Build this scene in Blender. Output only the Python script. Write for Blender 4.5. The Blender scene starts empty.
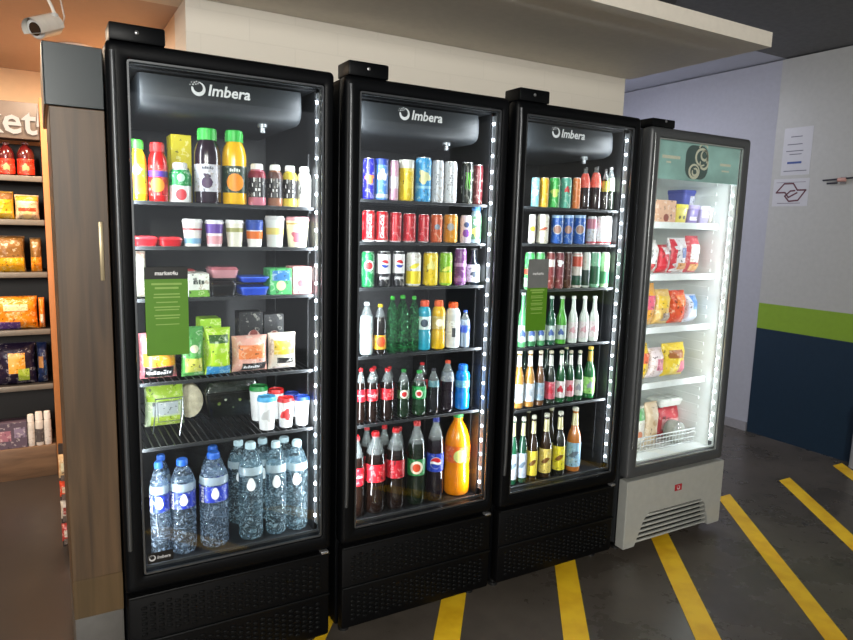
import bpy, bmesh, math, random
from mathutils import Vector, Matrix
random.seed(7)
PI = math.pi
SC = bpy.context.scene
COL = SC.collection

# ------------------------------------------------------------------ materials
def lin(h):
    out = []
    for i in (0, 2, 4):
        c = int(h[i:i+2], 16) / 255.0
        out.append(c/12.92 if c <= .04045 else ((c+.055)/1.055)**2.4)
    return (out[0], out[1], out[2], 1.0)
_M = {}
def P(hexc, rough=.45, metal=0.0, coat=0.0, var=.06, scale=30.0, bump=0.0, bscale=60.0, spec=.5):
    """procedural principled material: base colour with a slight noise variation"""
    key = ('P', hexc, rough, metal, coat, var, scale, bump, bscale, spec)
    if key in _M: return _M[key]
    m = bpy.data.materials.new('surface_%s_%d' % (hexc, len(_M))); m.use_nodes = True
    nt = m.node_tree; b = nt.nodes['Principled BSDF']
    c = lin(hexc)
    tc = nt.nodes.new('ShaderNodeTexCoord'); no = nt.nodes.new('ShaderNodeTexNoise')
    no.inputs['Scale'].default_value = scale; no.inputs['Detail'].default_value = 3
    nt.links.new(tc.outputs['Object'], no.inputs['Vector'])
    rp = nt.nodes.new('ShaderNodeValToRGB')
    rp.color_ramp.elements[0].position = .3; rp.color_ramp.elements[1].position = .7
    rp.color_ramp.elements[0].color = tuple(max(0, v*(1-var)) for v in c[:3]) + (1,)
    rp.color_ramp.elements[1].color = tuple(min(1, v*(1+var)) for v in c[:3]) + (1,)
    nt.links.new(no.outputs['Fac'], rp.inputs['Fac']); nt.links.new(rp.outputs['Color'], b.inputs['Base Color'])
    b.inputs['Roughness'].default_value = rough; b.inputs['Metallic'].default_value = metal
    b.inputs['Coat Weight'].default_value = coat
    b.inputs['Specular IOR Level'].default_value = spec
    if bump:
        n2 = nt.nodes.new('ShaderNodeTexNoise'); n2.inputs['Scale'].default_value = bscale
        nt.links.new(tc.outputs['Object'], n2.inputs['Vector'])
        bp = nt.nodes.new('ShaderNodeBump'); bp.inputs['Strength'].default_value = bump; bp.inputs['Distance'].default_value = .01
        nt.links.new(n2.outputs['Fac'], bp.inputs['Height']); nt.links.new(bp.outputs['Normal'], b.inputs['Normal'])
    _M[key] = m
    return m
def mixhex(a, b, t):
    return ''.join('%02x' % int(round(int(a[i:i+2], 16)*(1-t)+int(b[i:i+2], 16)*t)) for i in (0, 2, 4))
def ART(hexc, scale=38.0, rough=.35, bump=.0, bscale=45.0):
    """printed packaging: the base colour with small lighter and darker printed patches"""
    key = ('A', hexc, scale, rough, bump)
    if key in _M: return _M[key]
    m = P(hexc, rough, var=.0611, scale=scale, bump=bump, bscale=bscale)
    nt = m.node_tree
    r = next(n for n in nt.nodes if n.type == 'VALTORGB').color_ramp
    r.interpolation = 'CONSTANT'
    lum = sum(int(hexc[i:i+2], 16) for i in (0, 2, 4))/3
    r.elements[0].position = 0; r.elements[0].color = lin(mixhex(hexc, '101010', .45))
    r.elements[1].position = .36; r.elements[1].color = lin(hexc)
    e = r.elements.new(.60); e.color = lin(mixhex(hexc, 'f4f0e0', .5 if lum < 190 else .0) if lum < 190 else mixhex(hexc, '806040', .35))
    e = r.elements.new(.66); e.color = lin(hexc)
    _M[key] = m
    return m
def EM(hexc, s):
    key = ('E', hexc, s)
    if key in _M: return _M[key]
    m = bpy.data.materials.new('light_%s_%d' % (hexc, len(_M))); m.use_nodes = True
    nt = m.node_tree; nt.nodes.clear()
    o = nt.nodes.new('ShaderNodeOutputMaterial'); e = nt.nodes.new('ShaderNodeEmission')
    e.inputs['Color'].default_value = lin(hexc); e.inputs['Strength'].default_value = s
    nt.links.new(e.outputs[0], o.inputs['Surface'])
    _M[key] = m
    return m
def CLEAR(hexc, solid=.18, rough=.06, bump=.25, bscale=70):
    """clear plastic: tinted see-through walls with fresnel gloss and a faint milky body"""
    key = ('C', hexc, solid, rough, bump, bscale)
    if key in _M: return _M[key]
    m = bpy.data.materials.new('clear_%s_%d' % (hexc, len(_M))); m.use_nodes = True
    nt = m.node_tree; nt.nodes.clear()
    N = nt.nodes.new; L = nt.links.new
    o = N('ShaderNodeOutputMaterial'); tr = N('ShaderNodeBsdfTransparent'); gl = N('ShaderNodeBsdfGlossy')
    di = N('ShaderNodeBsdfDiffuse'); mx = N('ShaderNodeMixShader'); m2 = N('ShaderNodeMixShader')
    lw0 = N('ShaderNodeLayerWeight'); lw0.inputs['Blend'].default_value = .5
    pw = N('ShaderNodeMath'); pw.operation = 'POWER'; pw.inputs[1].default_value = 5
    lw = N('ShaderNodeMath'); lw.operation = 'MULTIPLY_ADD'; lw.inputs[1].default_value = .96; lw.inputs[2].default_value = .04
    L(lw0.outputs['Facing'], pw.inputs[0]); L(pw.outputs[0], lw.inputs[0])
    c = lin(hexc)
    tr.inputs['Color'].default_value = tuple(v**.35 for v in c[:3]) + (1,)
    gl.inputs['Roughness'].default_value = rough
    di.inputs['Color'].default_value = c
    mx.inputs['Fac'].default_value = solid
    L(tr.outputs[0], mx.inputs[1]); L(di.outputs[0], mx.inputs[2])
    L(lw.outputs[0], m2.inputs['Fac']); L(mx.outputs[0], m2.inputs[1]); L(gl.outputs[0], m2.inputs[2])
    if bump:
        tc = N('ShaderNodeTexCoord'); no = N('ShaderNodeTexNoise'); no.inputs['Scale'].default_value = bscale
        bp = N('ShaderNodeBump'); bp.inputs['Strength'].default_value = bump; bp.inputs['Distance'].default_value = .01
        L(tc.outputs['Object'], no.inputs['Vector']); L(no.outputs['Fac'], bp.inputs['Height'])
        L(bp.outputs[0], gl.inputs['Normal']); L(bp.outputs[0], lw0.inputs['Normal'])
    L(m2.outputs[0], o.inputs['Surface'])
    _M[key] = m
    return m

def WATER(hexc, rough=.03, bump=.35, bscale=45, see=.25):
    """water-filled clear plastic: refracting body with a wavy skin"""
    key = ('W', hexc, rough, bump, bscale, see)
    if key in _M: return _M[key]
    m = bpy.data.materials.new('watery_%s_%d' % (hexc, len(_M))); m.use_nodes = True
    nt = m.node_tree; nt.nodes.clear(); N = nt.nodes.new; L = nt.links.new
    o = N('ShaderNodeOutputMaterial'); gl = N('ShaderNodeBsdfGlass'); tr = N('ShaderNodeBsdfTransparent'); mx = N('ShaderNodeMixShader')
    c = lin(hexc)
    gl.inputs['Color'].default_value = tuple(v**.4 for v in c[:3])+(1,); gl.inputs['IOR'].default_value = 1.33; gl.inputs['Roughness'].default_value = rough
    tr.inputs['Color'].default_value = tuple(v**.3 for v in c[:3])+(1,)
    tc = N('ShaderNodeTexCoord'); no = N('ShaderNodeTexNoise'); no.inputs['Scale'].default_value = bscale
    bp = N('ShaderNodeBump'); bp.inputs['Strength'].default_value = bump; bp.inputs['Distance'].default_value = .01
    L(tc.outputs['Object'], no.inputs['Vector']); L(no.outputs['Fac'], bp.inputs['Height']); L(bp.outputs[0], gl.inputs['Normal'])
    mx.inputs['Fac'].default_value = see
    L(gl.outputs[0], mx.inputs[1]); L(tr.outputs[0], mx.inputs[2])
    # pale patches painted in for the sparkle of light on the plastic wall
    n2 = N('ShaderNodeTexNoise'); n2.inputs['Scale'].default_value = 55; n2.inputs['Detail'].default_value = 4; n2.inputs['Distortion'].default_value = 2.5
    L(tc.outputs['Object'], n2.inputs['Vector'])
    rp = N('ShaderNodeValToRGB'); e = rp.color_ramp.elements; e[0].position = .50; e[0].color = (.06,.06,.06,1); e[1].position = .66; e[1].color = (.62,.62,.62,1)
    L(n2.outputs['Fac'], rp.inputs['Fac'])
    di = N('ShaderNodeBsdfDiffuse'); di.inputs['Color'].default_value = c; tl = N('ShaderNodeBsdfTranslucent'); tl.inputs['Color'].default_value = c
    m3 = N('ShaderNodeMixShader'); m3.inputs['Fac'].default_value = .5; L(di.outputs[0], m3.inputs[1]); L(tl.outputs[0], m3.inputs[2])
    m2 = N('ShaderNodeMixShader'); L(rp.outputs[0], m2.inputs['Fac']); L(mx.outputs[0], m2.inputs[1]); L(m3.outputs[0], m2.inputs[2])
    L(m2.outputs[0], o.inputs['Surface'])
    _M[key] = m
    return m

# ------------------------------------------------------------------ geometry
class G:
    def __init__(s): s.v = []; s.f = []; s.m = []
    def add(s, vs, fs, mi=0):
        b = len(s.v); s.v += [tuple(p) for p in vs]
        for f in fs: s.f.append(tuple(b+i for i in f)); s.m.append(mi)
        return s
    def box(s, x0, x1, y0, y1, z0, z1, mi=0):
        vs = [(x, y, z) for x in (x0, x1) for y in (y0, y1) for z in (z0, z1)]
        return s.add(vs, [(0,1,3,2),(4,6,7,5),(0,4,5,1),(2,3,7,6),(0,2,6,4),(1,5,7,3)], mi)
    def cbox(s, x0, x1, y0, y1, z0, z1, c=.004, mi=0, seg=2):
        bm = bmesh.new(); bmesh.ops.create_cube(bm, size=1)
        for v in bm.verts:
            v.co = Vector((x0+(v.co.x+.5)*(x1-x0), y0+(v.co.y+.5)*(y1-y0), z0+(v.co.z+.5)*(z1-z0)))
        c = min(c, .49*min(x1-x0, y1-y0, z1-z0))
        bmesh.ops.bevel(bm, geom=bm.edges[:], offset=c, segments=seg, affect='EDGES', profile=.5)
        return s.bm(bm, mi)
    def bm(s, bm, mi=0):
        bm.verts.index_update()
        s.add([v.co[:] for v in bm.verts], [[v.index for v in f.verts] for f in bm.faces], mi); bm.free(); return s
    def lathe(s, prof, n=20, cap0=True, cap1=True, c=(0,0,0), sy=1.0, mats=None):
        b = len(s.v)
        for r, z in prof:
            for k in range(n):
                a = 2*PI*k/n; s.v.append((c[0]+r*math.sin(a), c[1]-r*sy*math.cos(a), c[2]+z))
        for i in range(len(prof)-1):
            for k in range(n):
                k2 = (k+1) % n
                s.f.append((b+i*n+k, b+i*n+k2, b+(i+1)*n+k2, b+(i+1)*n+k)); s.m.append(mats[i] if mats else 0)
        if cap0: s.f.append(tuple(b+k for k in reversed(range(n)))); s.m.append(mats[0] if mats else 0)
        if cap1: s.f.append(tuple(b+(len(prof)-1)*n+k for k in range(n))); s.m.append(mats[-1] if mats else 0)
        return s
    def tube(s, pts, r, n=8, mi=0):
        pts = [Vector(p) for p in pts]; b = len(s.v)
        for i, p in enumerate(pts):
            t = (pts[min(i+1, len(pts)-1)] - pts[max(i-1, 0)]).normalized()
            up = Vector((0,0,1)) if abs(t.z) < .9 else Vector((1,0,0))
            e = t.cross(up).normalized(); g = t.cross(e)
            for k in range(n):
                a = 2*PI*k/n; s.v.append(tuple(p + r*(math.cos(a)*e + math.sin(a)*g)))
        for i in range(len(pts)-1):
            for k in range(n):
                k2 = (k+1) % n
                s.f.append((b+i*n+k, b+i*n+k2, b+(i+1)*n+k2, b+(i+1)*n+k)); s.m.append(mi)
        s.f.append(tuple(b+k for k in reversed(range(n)))); s.m.append(mi)
        s.f.append(tuple(b+(len(pts)-1)*n+k for k in range(n))); s.m.append(mi)
        return s
    def loops(s, Ls, cap0=False, cap1=False, mi=0):
        b = len(s.v); n = len(Ls[0])
        for L in Ls: s.v += [tuple(p) for p in L]
        for i in range(len(Ls)-1):
            for k in range(n):
                k2 = (k+1) % n
                s.f.append((b+i*n+k, b+i*n+k2, b+(i+1)*n+k2, b+(i+1)*n+k)); s.m.append(mi)
        if cap0: s.f.append(tuple(b+k for k in reversed(range(n)))); s.m.append(mi)
        if cap1: s.f.append(tuple(b+(len(Ls)-1)*n+k for k in range(n))); s.m.append(mi)
        return s
def rr(x0, x1, z0, z1, r, n=4):
    """rounded rectangle outline, counter-clockwise, as 2-D points"""
    r = max(1e-4, min(r, .49*(x1-x0), .49*(z1-z0))); out = []
    for cx, cz, a0 in ((x1-r, z0+r, -PI/2), (x1-r, z1-r, 0), (x0+r, z1-r, PI/2), (x0+r, z0+r, PI)):
        for k in range(n+1):
            a = a0 + k*PI/2/n; out.append((cx+r*math.cos(a), cz+r*math.sin(a)))
    return out
def obj(name, g, mats, parent=None, loc=(0,0,0), smooth=40, fixn=True):
    me = bpy.data.meshes.new(name); me.from_pydata(g.v, [], g.f)
    if not isinstance(mats, (list, tuple)): mats = [mats]
    for m in mats: me.materials.append(m)
    me.polygons.foreach_set('material_index', g.m)
    if fixn:
        bm = bmesh.new(); bm.from_mesh(me); bmesh.ops.recalc_face_normals(bm, faces=bm.faces[:]); bm.to_mesh(me); bm.free()
    if smooth:
        me.polygons.foreach_set('use_smooth', [True]*len(me.polygons)); me.set_sharp_from_angle(angle=math.radians(smooth))
    me.update()
    o = bpy.data.objects.new(name, me); COL.objects.link(o); o.location = loc
    if parent: o.parent = parent
    return o
def tag(o, label=None, cat=None, group=None, kind=None):
    if label: o['label'] = label
    if cat: o['category'] = cat
    if group: o['group'] = group
    if kind: o['kind'] = kind
    return o
def thing(name, label, cat, loc=(0,0,0), rz=0, group=None):
    o = bpy.data.objects.new(name, None); COL.objects.link(o); o.empty_display_size = .05
    o.location = loc; o.rotation_euler = (0,0,rz)
    return tag(o, label, cat, group)
def struct(name, g, mats, smooth=0):
    return tag(obj(name, g, mats, smooth=smooth), kind='structure')
_T = {}
def text2d(s, bold=.0, shear=.0):
    """lettering as flat triangles: list of 2-D points centred on 0, cap height about .7, and faces"""
    key = (s, bold, shear)
    if key in _T: return _T[key]
    cu = bpy.data.curves.new('lettering', 'FONT'); cu.body = s; cu.size = 1; cu.offset = bold; cu.shear = shear
    cu.resolution_u = 2; cu.align_x = 'CENTER'
    o = bpy.data.objects.new('lettering', cu); COL.objects.link(o)
    bpy.context.view_layer.update()
    me = o.evaluated_get(bpy.context.evaluated_depsgraph_get()).to_mesh()
    vs = [(v.co.x, v.co.y) for v in me.vertices]; fs = [tuple(p.vertices) for p in me.polygons]
    bpy.data.objects.remove(o); bpy.data.curves.remove(cu)
    x0 = min(v[0] for v in vs); x1 = max(v[0] for v in vs); y0 = min(v[1] for v in vs); y1 = max(v[1] for v in vs)
    vs = [(x-(x0+x1)/2, y-(y0+y1)/2) for x, y in vs]
    _T[key] = (vs, fs, x1-x0, y1-y0)
    return _T[key]

# flat marks (2-D): each returns points and faces around the origin
def mk_disc(r, n=16, k=3):
    vs = [(0,0)]; fs = []
    for j in range(1, k+1):
        for i in range(n):
            a = 2*PI*i/n; vs.append((r*j/k*math.cos(a), r*j/k*math.sin(a)))
    for i in range(n): fs.append((0, 1+i, 1+(i+1) % n))
    for j in range(k-1):
        for i in range(n): fs.append((1+j*n+i, 1+(j+1)*n+i, 1+(j+1)*n+(i+1) % n, 1+j*n+(i+1) % n))
    return vs, fs
def mk_star(fn, n=24, k=3):
    vs = [(0,0)]; fs = []
    for j in range(1, k+1):
        for i in range(n):
            a = 2*PI*i/n; r = fn(a)*j/k; vs.append((r*math.cos(a), r*math.sin(a)))
    for i in range(n): fs.append((0, 1+i, 1+(i+1) % n))
    for j in range(k-1):
        for i in range(n): fs.append((1+j*n+i, 1+(j+1)*n+i, 1+(j+1)*n+(i+1) % n, 1+j*n+(i+1) % n))
    return vs, fs
def mk_grid(fn, nu=8, nv=2):
    vs = [fn(i/nu, j/nv) for j in range(nv+1) for i in range(nu+1)]
    fs = [(j*(nu+1)+i, j*(nu+1)+i+1, (j+1)*(nu+1)+i+1, (j+1)*(nu+1)+i) for j in range(nv) for i in range(nu)]
    return vs, fs
def mark_shape(d, h, w):
    """shapes for one printed mark: list of (points, faces, colour)"""
    k = d[0]
    if k == 'disc':
        v, f = mk_disc(min(d[2]*h, w*.8)); return [(v, f, d[3])]
    if k == 'blob':
        sd = d[1]*37; R = min(d[2]*h*.6, w*.75)
        v, f = mk_star(lambda a: R*(1+.22*math.sin(3*a+sd)+.14*math.sin(5*a+2*sd))); return [(v, f, d[3])]
    if k == 'drop':
        R = d[2]*h*.42
        def fn(a):
            t = math.cos(a-PI/2); return R*(1+.55*max(0, t)**6)
        v, f = mk_star(fn, 28); return [([(x*.8, y) for x, y in v], f, d[3])]
    if k == 'globe':
        R = min(d[2]*h*.5, w*.8); out = [(*mk_disc(R), 'f0f0f0')]
        top = mk_grid(lambda u, t: ((2*u-1)*.94*R*math.cos(.28), R*(.18+.1*math.sin(u*2*PI)) + t*max(0, R*.93*math.sqrt(max(0, 1-(.94*(2*u-1))**2))-R*(.18+.1*math.sin(u*2*PI)))), 10, 2)
        bot = mk_grid(lambda u, t: ((2*u-1)*.94*R*math.cos(.28), R*(-.22+.1*math.sin(u*2*PI)) - t*max(0, R*.93*math.sqrt(max(0, 1-(.94*(2*u-1))**2))+R*(-.22+.1*math.sin(u*2*PI)))), 10, 2)
        return out + [(*top, 'c81828'), (*bot, '1838a0')]
    if k == 'claw':
        out = []
        for j in (-1, 0, 1):
            out.append((*mk_grid(lambda u, t, j=j: (j*.3*w+ (t-.5)*.14*w*(1-.5*u)+.06*w*math.sin(7*u+j), (.5-u)*d[2]*h), 6, 2), d[3]))
        return out
    if k == 'swash':
        return [(*mk_grid(lambda u, t: ((2*u-1)*w*.8, (u-.5)*.6*d[2]*h + (t-.5)*d[2]*h*.7*math.sin(PI*u)), 8, 2), d[3])]
    if k == 'rect2':
        return [(*mk_grid(lambda u, t: ((u-.5)*w*.5, (t-.5)*d[2]*h), 4, 2), d[3])]
    if k == 'strokes':
        # print too small to read: a run of short bars
        s = d[2]*h; n = d[5] if len(d) > 5 else 5; vert = len(d) > 4 and d[4]
        v = []; f = []; x = 0.0
        for i in range(n):
            wd = s*(.32+.22*((i*7+3) % 5)/4); ht = s*(.62+.38*((i*5+1) % 3)/2)
            b = len(v); v += [(x, -.35*s), (x+wd, -.35*s), (x+wd, -.35*s+ht), (x, -.35*s+ht)]; f.append((b, b+1, b+2, b+3)); x += wd+.16*s
        lim = h*.75 if vert else 1.6*w
        q = min(1, lim/x); v = [((p-x/2)*q, y*q) for p, y in v]
        if vert: v = [(-y, p) for p, y in v]
        return [(v, f, d[3])]
    if k == 'text':
        it = .25 if d[1] in ('Coca-Cola',) else 0
        v, f, tw, th = text2d(d[1], .02, it); vert = len(d) > 5 and d[5]
        s = d[3]*h/.7
        lim = (h*.75 if vert else 1.7*w)
        if tw*s > lim: s = lim/tw
        v = [(x*s, y*s) for x, y in v]
        if vert: v = [(-y, x) for x, y in v]
        return [(v, f, d[4])]
    return []

# ------------------------------------------------------------------ packaged goods
PROF = {
 'can':   [(.0,.012),(.72,.0),(.78,.0),(.98,.035),(1,.06),(1,.885),(.97,.925),(.86,.975),(.86,.99),(.8,.994),(.78,.975),(0,.972)],
 'soda':  [(0,.012),(.55,0),(.86,.004),(.97,.03),(1,.08),(1,.26),(.95,.33),(.93,.37),(.985,.40),(.985,.62),(.96,.66),(.86,.74),(.66,.82),(.42,.89),(.34,.915),(.33,.935),(.39,.938),(.39,.948),(.3,.95),(.3,.96)],
 'water': [(0,.015),(.5,0),(.85,.003),(.97,.03),(1,.07),(.955,.10),(1,.13),(.955,.165),(1,.20),(.955,.24),(1,.28),(.95,.32),(1,.36),(.95,.40),(1,.44),(.98,.49),(.975,.50),(.975,.67),(1,.69),(.98,.74),(.86,.80),(.62,.875),(.4,.92),(.36,.935),(.36,.955)],
 'juice': [(0,.01),(.8,0),(.96,.012),(1,.04),(1,.62),(.97,.69),(.88,.76),(.7,.82),(.62,.85),(.62,.87)],
 'yog':   [(0,.01),(.8,0),(.95,.012),(1,.05),(1,.66),(.96,.74),(.78,.83),(.58,.87),(.56,.88)],
 'sport': [(0,.01),(.8,0),(.97,.02),(1,.06),(1,.34),(.92,.38),(.92,.40),(.97,.42),(.97,.69),(1,.71),(.98,.77),(.85,.83),(.58,.88),(.52,.9)],
 'beer':  [(0,.012),(.75,0),(.95,.006),(1,.03),(1,.46),(.97,.52),(.82,.60),(.58,.67),(.46,.73),(.42,.80),(.37,.92),(.40,.93),(.40,.945),(.36,.95),(.36,.96)],
 'spray': [(0,.0),(.9,0),(1,.02),(1,.68),(.95,.73),(.7,.77),(.66,.78)],
}
CAPS = {'soda':(.37,.938,1),'water':(.42,.935,1),'juice':(.72,.845,1),'yog':(.66,.865,1),'sport':(.62,.875,1),'beer':(.43,.945,1),'spray':(.85,.765,1)}
NAME = {'can':'drink_can','soda':'soda_bottle','juice':'juice_bottle','yog':'small_drink_bottle','water':'water_bottle','sport':'sports_drink_bottle','beer':'glass_bottle','spray':'aerosol_bottle','cup':'dessert_cup','box':'carton','pouch':'food_packet','tray':'food_tray','tub':'plastic_tub','wrap':'wrapped_pack'}
def radfn(prof, r, h):
    pts = [(z*h, q*r) for q, z in prof]
    def fn(z):
        for (z0, r0), (z1, r1) in zip(pts, pts[1:]):
            if z0 <= z <= z1 and z1 > z0: return r0 + (r1-r0)*(z-z0)/(z1-z0)
        return r
    return fn
def onto_cyl(parent, d, fn, h, r, eps, nm='emblem'):
    if d[0] == 'band':
        z0, z1 = d[1]*h, d[2]*h; n = max(2, int((d[2]-d[1])*14))
        g = G().lathe([(fn(z0+(z1-z0)*i/n)+eps, z0+(z1-z0)*i/n) for i in range(n+1)], 20, False, False)
        return obj('colour_band', g, P(d[3], .4), parent, fixn=False)
    g = G(); mats = []
    for i, (v, f, c) in enumerate(mark_shape(d, h, r)):
        z0 = d[1]*h if d[0] != 'text' else d[2]*h
        pts = []
        for x, y in v:
            z = z0+y; R = fn(z)+eps*(1+.5*i); a = x/R
            pts.append((R*math.sin(a), -R*math.cos(a), z))
        g.add(pts, f, i); mats.append(P(c, .45))
    if g.v: return obj('lettering' if d[0] == 'text' else 'printed_lines' if d[0] == 'strokes' else nm, g, mats, parent, fixn=False)
def onto_front(parent, d, W, H, front, eps, lvl):
    """marks on a flat or pillow front: front(x, z) gives y"""
    g = G(); mats = []
    if d[0] == 'rect':
        u0, v0, u1, v1 = d[1:5]
        v, f = mk_grid(lambda u, t: ((u0+(u1-u0)*u-.5)*W*.985, (v0+(v1-v0)*t)*H*.985+.004*H), 8, 6)
        g.add([(x, front(x, z)-eps*lvl, z) for x, z in v], f); mats.append(ART(d[5], 55)); nm = 'printed_panel'
    elif d[0] == 'disc':
        v, f = mk_disc(d[3]*W)
        g.add([(x+(d[1]-.5)*W, front(x+(d[1]-.5)*W, y+d[2]*H)-eps*lvl, y+d[2]*H) for x, y in v], f); mats.append(P(d[4], .35)); nm = 'printed_panel'
    elif d[0] == 'strokes':
        (v, f, c_), = mark_shape(d, H, W*.5)
        g.add([(x, front(x, y+d[1]*H)-eps*lvl, y+d[1]*H) for x, y in v], f); mats.append(P(d[3], .5)); nm = 'printed_lines'
    else:
        v, f, tw, th = text2d(d[1], .02); s = min(d[3]*H/.7, .8*W/tw)
        g.add([(x*s, front(x*s, y*s+d[2]*H)-eps*lvl, y*s+d[2]*H) for x, y in v], f); mats.append(P(d[4], .5)); nm = 'lettering'
    return obj(nm, g, mats, parent, fixn=False)
def item(kind, X, Y, Z, r, dep, h, st, label, cat, group):
    t = thing(NAME[kind], label, cat, (X, Y, Z), 0, group)
    if kind in PROF or kind == 'cup':
        t.rotation_euler.z = -.75*math.atan2(X, Y) + (random.random()-.5)*.25
    if kind == 'can':
        pr = PROF['can']; fn = radfn(pr, r, h)
        pts = [(q*r, z*h) for q, z in pr]
        obj('can_body', G().lathe(pts[:8], 20, True, False), ART(st['c'], 60, .28), t, fixn=False)
        lid = obj('lid', G().lathe(pts[7:], 20, False, True), P('c8c8c8', .3, .9), t, fixn=False)
        obj('pull_tab', G().cbox(-.2*r, .2*r, -.5*r, .3*r, .976*h, .976*h+.0015, .0005, seg=1), P('b8b8b8', .3, .9), lid)
        for i, d in enumerate(st['d']): onto_cyl(t, d, fn, h, r, .0004*(1+i*.6))
    elif kind in PROF:
        pr = PROF[kind]; fn = radfn(pr, r, h); pts = [(q*r, z*h) for q, z in pr]
        c = st['c']
        if kind == 'water' or (kind == 'soda' and st['label'] is None):
            mats = [WATER(c)]; mi = None
        elif kind == 'soda' and not st.get('full'):
            mats = [P(c, .12, coat=.6), CLEAR('c8d0d0', .22)]; mi = [1 if z > .70 else 0 for q, z in pr[:-1]]
        elif kind == 'beer' and not st.get('full'):
            mats = [P(c, .1, coat=1.0)]; mi = None
        else:
            mats = [P(c, .22, coat=.5)]; mi = None
        obj('bottle_body', G().lathe(pts, 20, False, True, mats=mi), mats, t, fixn=False)
        cr, cz, ct = CAPS[kind]
        g = G(); n = 20
        g.lathe([(cr*r, cz*h), (cr*r, (cz+.6*(1-cz))*h), (cr*r*.97, .99*h), (cr*r*.85, h), (0, h)], n, True, False)
        for k in range(n):
            a = 2*PI*k/n; g.box(cr*r*math.sin(a)-.0006, cr*r*math.sin(a)+.0006, -cr*r*math.cos(a)-.0006, -cr*r*math.cos(a)+.0006, cz*h, (cz+.75*(1-cz))*h)
        obj('cap', g, P(st['cap'], .4), t)
        if st.get('neck'):
            obj('neck_foil', G().lathe([(fn(z)+.0005, z) for z in (.72*h, .76*h, .80*h, .86*h, .91*h)], 20, False, False), P(st['neck'], .35, .3), t, fixn=False)
        if kind == 'water':
            obj('shoulder_band', G().lathe([(fn(z*h)+.0005, z*h) for z in (.685, .70, .72, .74, .765)], 20, False, False), CLEAR('d8ecf4', .45), t, fixn=False)
        lab = t
        if st['label']:
            v0, v1, lc = st['label']; n = 8
            lab = obj('label', G().lathe([(fn((v0+(v1-v0)*i/n)*h)+.0005, (v0+(v1-v0)*i/n)*h) for i in range(n+1)], 24, False, False), ART(lc, 70, .4), t, fixn=False)
        j = 0
        for i, d in enumerate(st['d']):
            if kind == 'water' and d[0] == 'drop':
                onto_cyl(lab, d, fn, h, r, .0011)
            elif kind == 'water' and d[0] == 'strokes':
                o = onto_cyl(lab, d, fn, h, r, .0009); o.rotation_euler.z = -.95
            else:
                onto_cyl(lab, d, fn, h, r, .0010+.0004*i)
    elif kind == 'cup':
        prof = [(.0,.0),(.74,0),(.76,.01),(.95,.86),(.95,.88)]; fn = radfn(prof, r, h)
        obj('cup_body', G().lathe([(q*r, z*h) for q, z in prof], 24, False, True), P(st['c'], .4), t, fixn=False)
        obj('lid', G().lathe([(.95*r, .87*h), (r, .87*h), (r, .93*h), (.94*r, .95*h), (.92*r, 1*h), (.86*r, h), (.82*r, .97*h), (0, .97*h)], 24, True, False), P(st['lid'], .4), t)
        for i, d in enumerate(st['d']): onto_cyl(t, d, fn, h, r, .0005*(1+i*.6))
    elif kind == 'box':
        W = 2*r
        b = obj('carton_body', G().cbox(-r, r, -dep/2, dep/2, 0, h, .0015, seg=1), ART(st['c'], 42, .5), t)
        g = G().box(-r*.96, r*.96, -dep*.46, dep*.46, h, h+.0008); obj('end_flap', g, P(st['c'], .6, var=.1), b)
        for i, d in enumerate(st['d']): onto_front(t, d, W, h, lambda x, z: -dep/2, .0004, i+1)
    elif kind == 'pouch':
        W = 2*r; rnd = random.random()*9
        def th(x, z):
            u = min(1, max(0, x/W+.5)); v = min(1, max(0, z/h))
            e = (max(0, 4*u*(1-u))**.5)*(max(0, min(1, (v-.0)/.22, (1-v)/.28))**.7)
            return dep/2*(.04+.96*e*(1+.10*math.sin(9*u+rnd)*math.sin(8*v+2*rnd)))
        nu, nv = 14, 16; g = G()
        for sgn in (-1, 1):
            vs = []
            for j in range(nv+1):
                for i in range(nu+1):
                    v = j/nv; u = i/nu; pin = 1-.05*math.sin(PI*v)
                    x = (u-.5)*W; vs.append((x*pin, sgn*th(x, v*h), v*h))
            g.add(vs, [(j*(nu+1)+i, j*(nu+1)+i+1, (j+1)*(nu+1)+i+1, (j+1)*(nu+1)+i) for j in range(nv) for i in range(nu)])
        bm = bmesh.new()
        vv = [bm.verts.new(p) for p in g.v]
        for f in g.f: bm.faces.new([vv[i] for i in f])
        e = [q for q in bm.edges if q.is_boundary]
        bmesh.ops.bridge_loops(bm, edges=e)
        g2 = G().bm(bm)
        b = obj('bag_body', g2, ART(st['c'], 40, .3, .5), t, smooth=60)
        g3 = G()
        for s_ in range(9):
            x = (s_-4)*W/9.6; g3.box(x-W/26, x+W/26, -dep*.03-.0012, dep*.03+.0012, h*.955, h)
        obj('top_seal', g3, P(st['c'], .35, var=.15), t)
        for i, d in enumerate(st['d']): onto_front(t, d, W*.92, h*.97, lambda x, z: -th(x, z), .0012, i+1)
    elif kind in ('tray', 'tub'):
        def L(s, z, rad=.012): return [(x, y, z) for x, y in rr(-r*s, r*s, -dep/2*s, dep/2*s, rad)]
        hb = .72*h if kind == 'tray' else .8*h
        g = G().loops([L(.84, 0), L(.86, .002), L(.96, hb*.92), L(1, hb*.94), L(1, hb)], True, True)
        obj('container', g, P(st['c'], .3, coat=.3), t)
        if kind == 'tray': g = G().loops([L(.97, hb), L(.95, hb+.3*(h-hb)), L(.85, h*.97), L(.6, h)], True, True)
        else: g = G().loops([L(.985, hb*.98), L(1.0, hb), L(1.0, .97*h), L(.97, h), L(.9, h), L(.88, h*.985)], True, True)
        obj('film_cover' if kind == 'tray' else 'lid', g, P(st['lid'], .2 if kind == 'tray' else .4, coat=.6 if kind == 'tray' else 0, bump=.3 if kind == 'tray' else 0, var=.3 if kind == 'tray' else .05), t)
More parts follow.
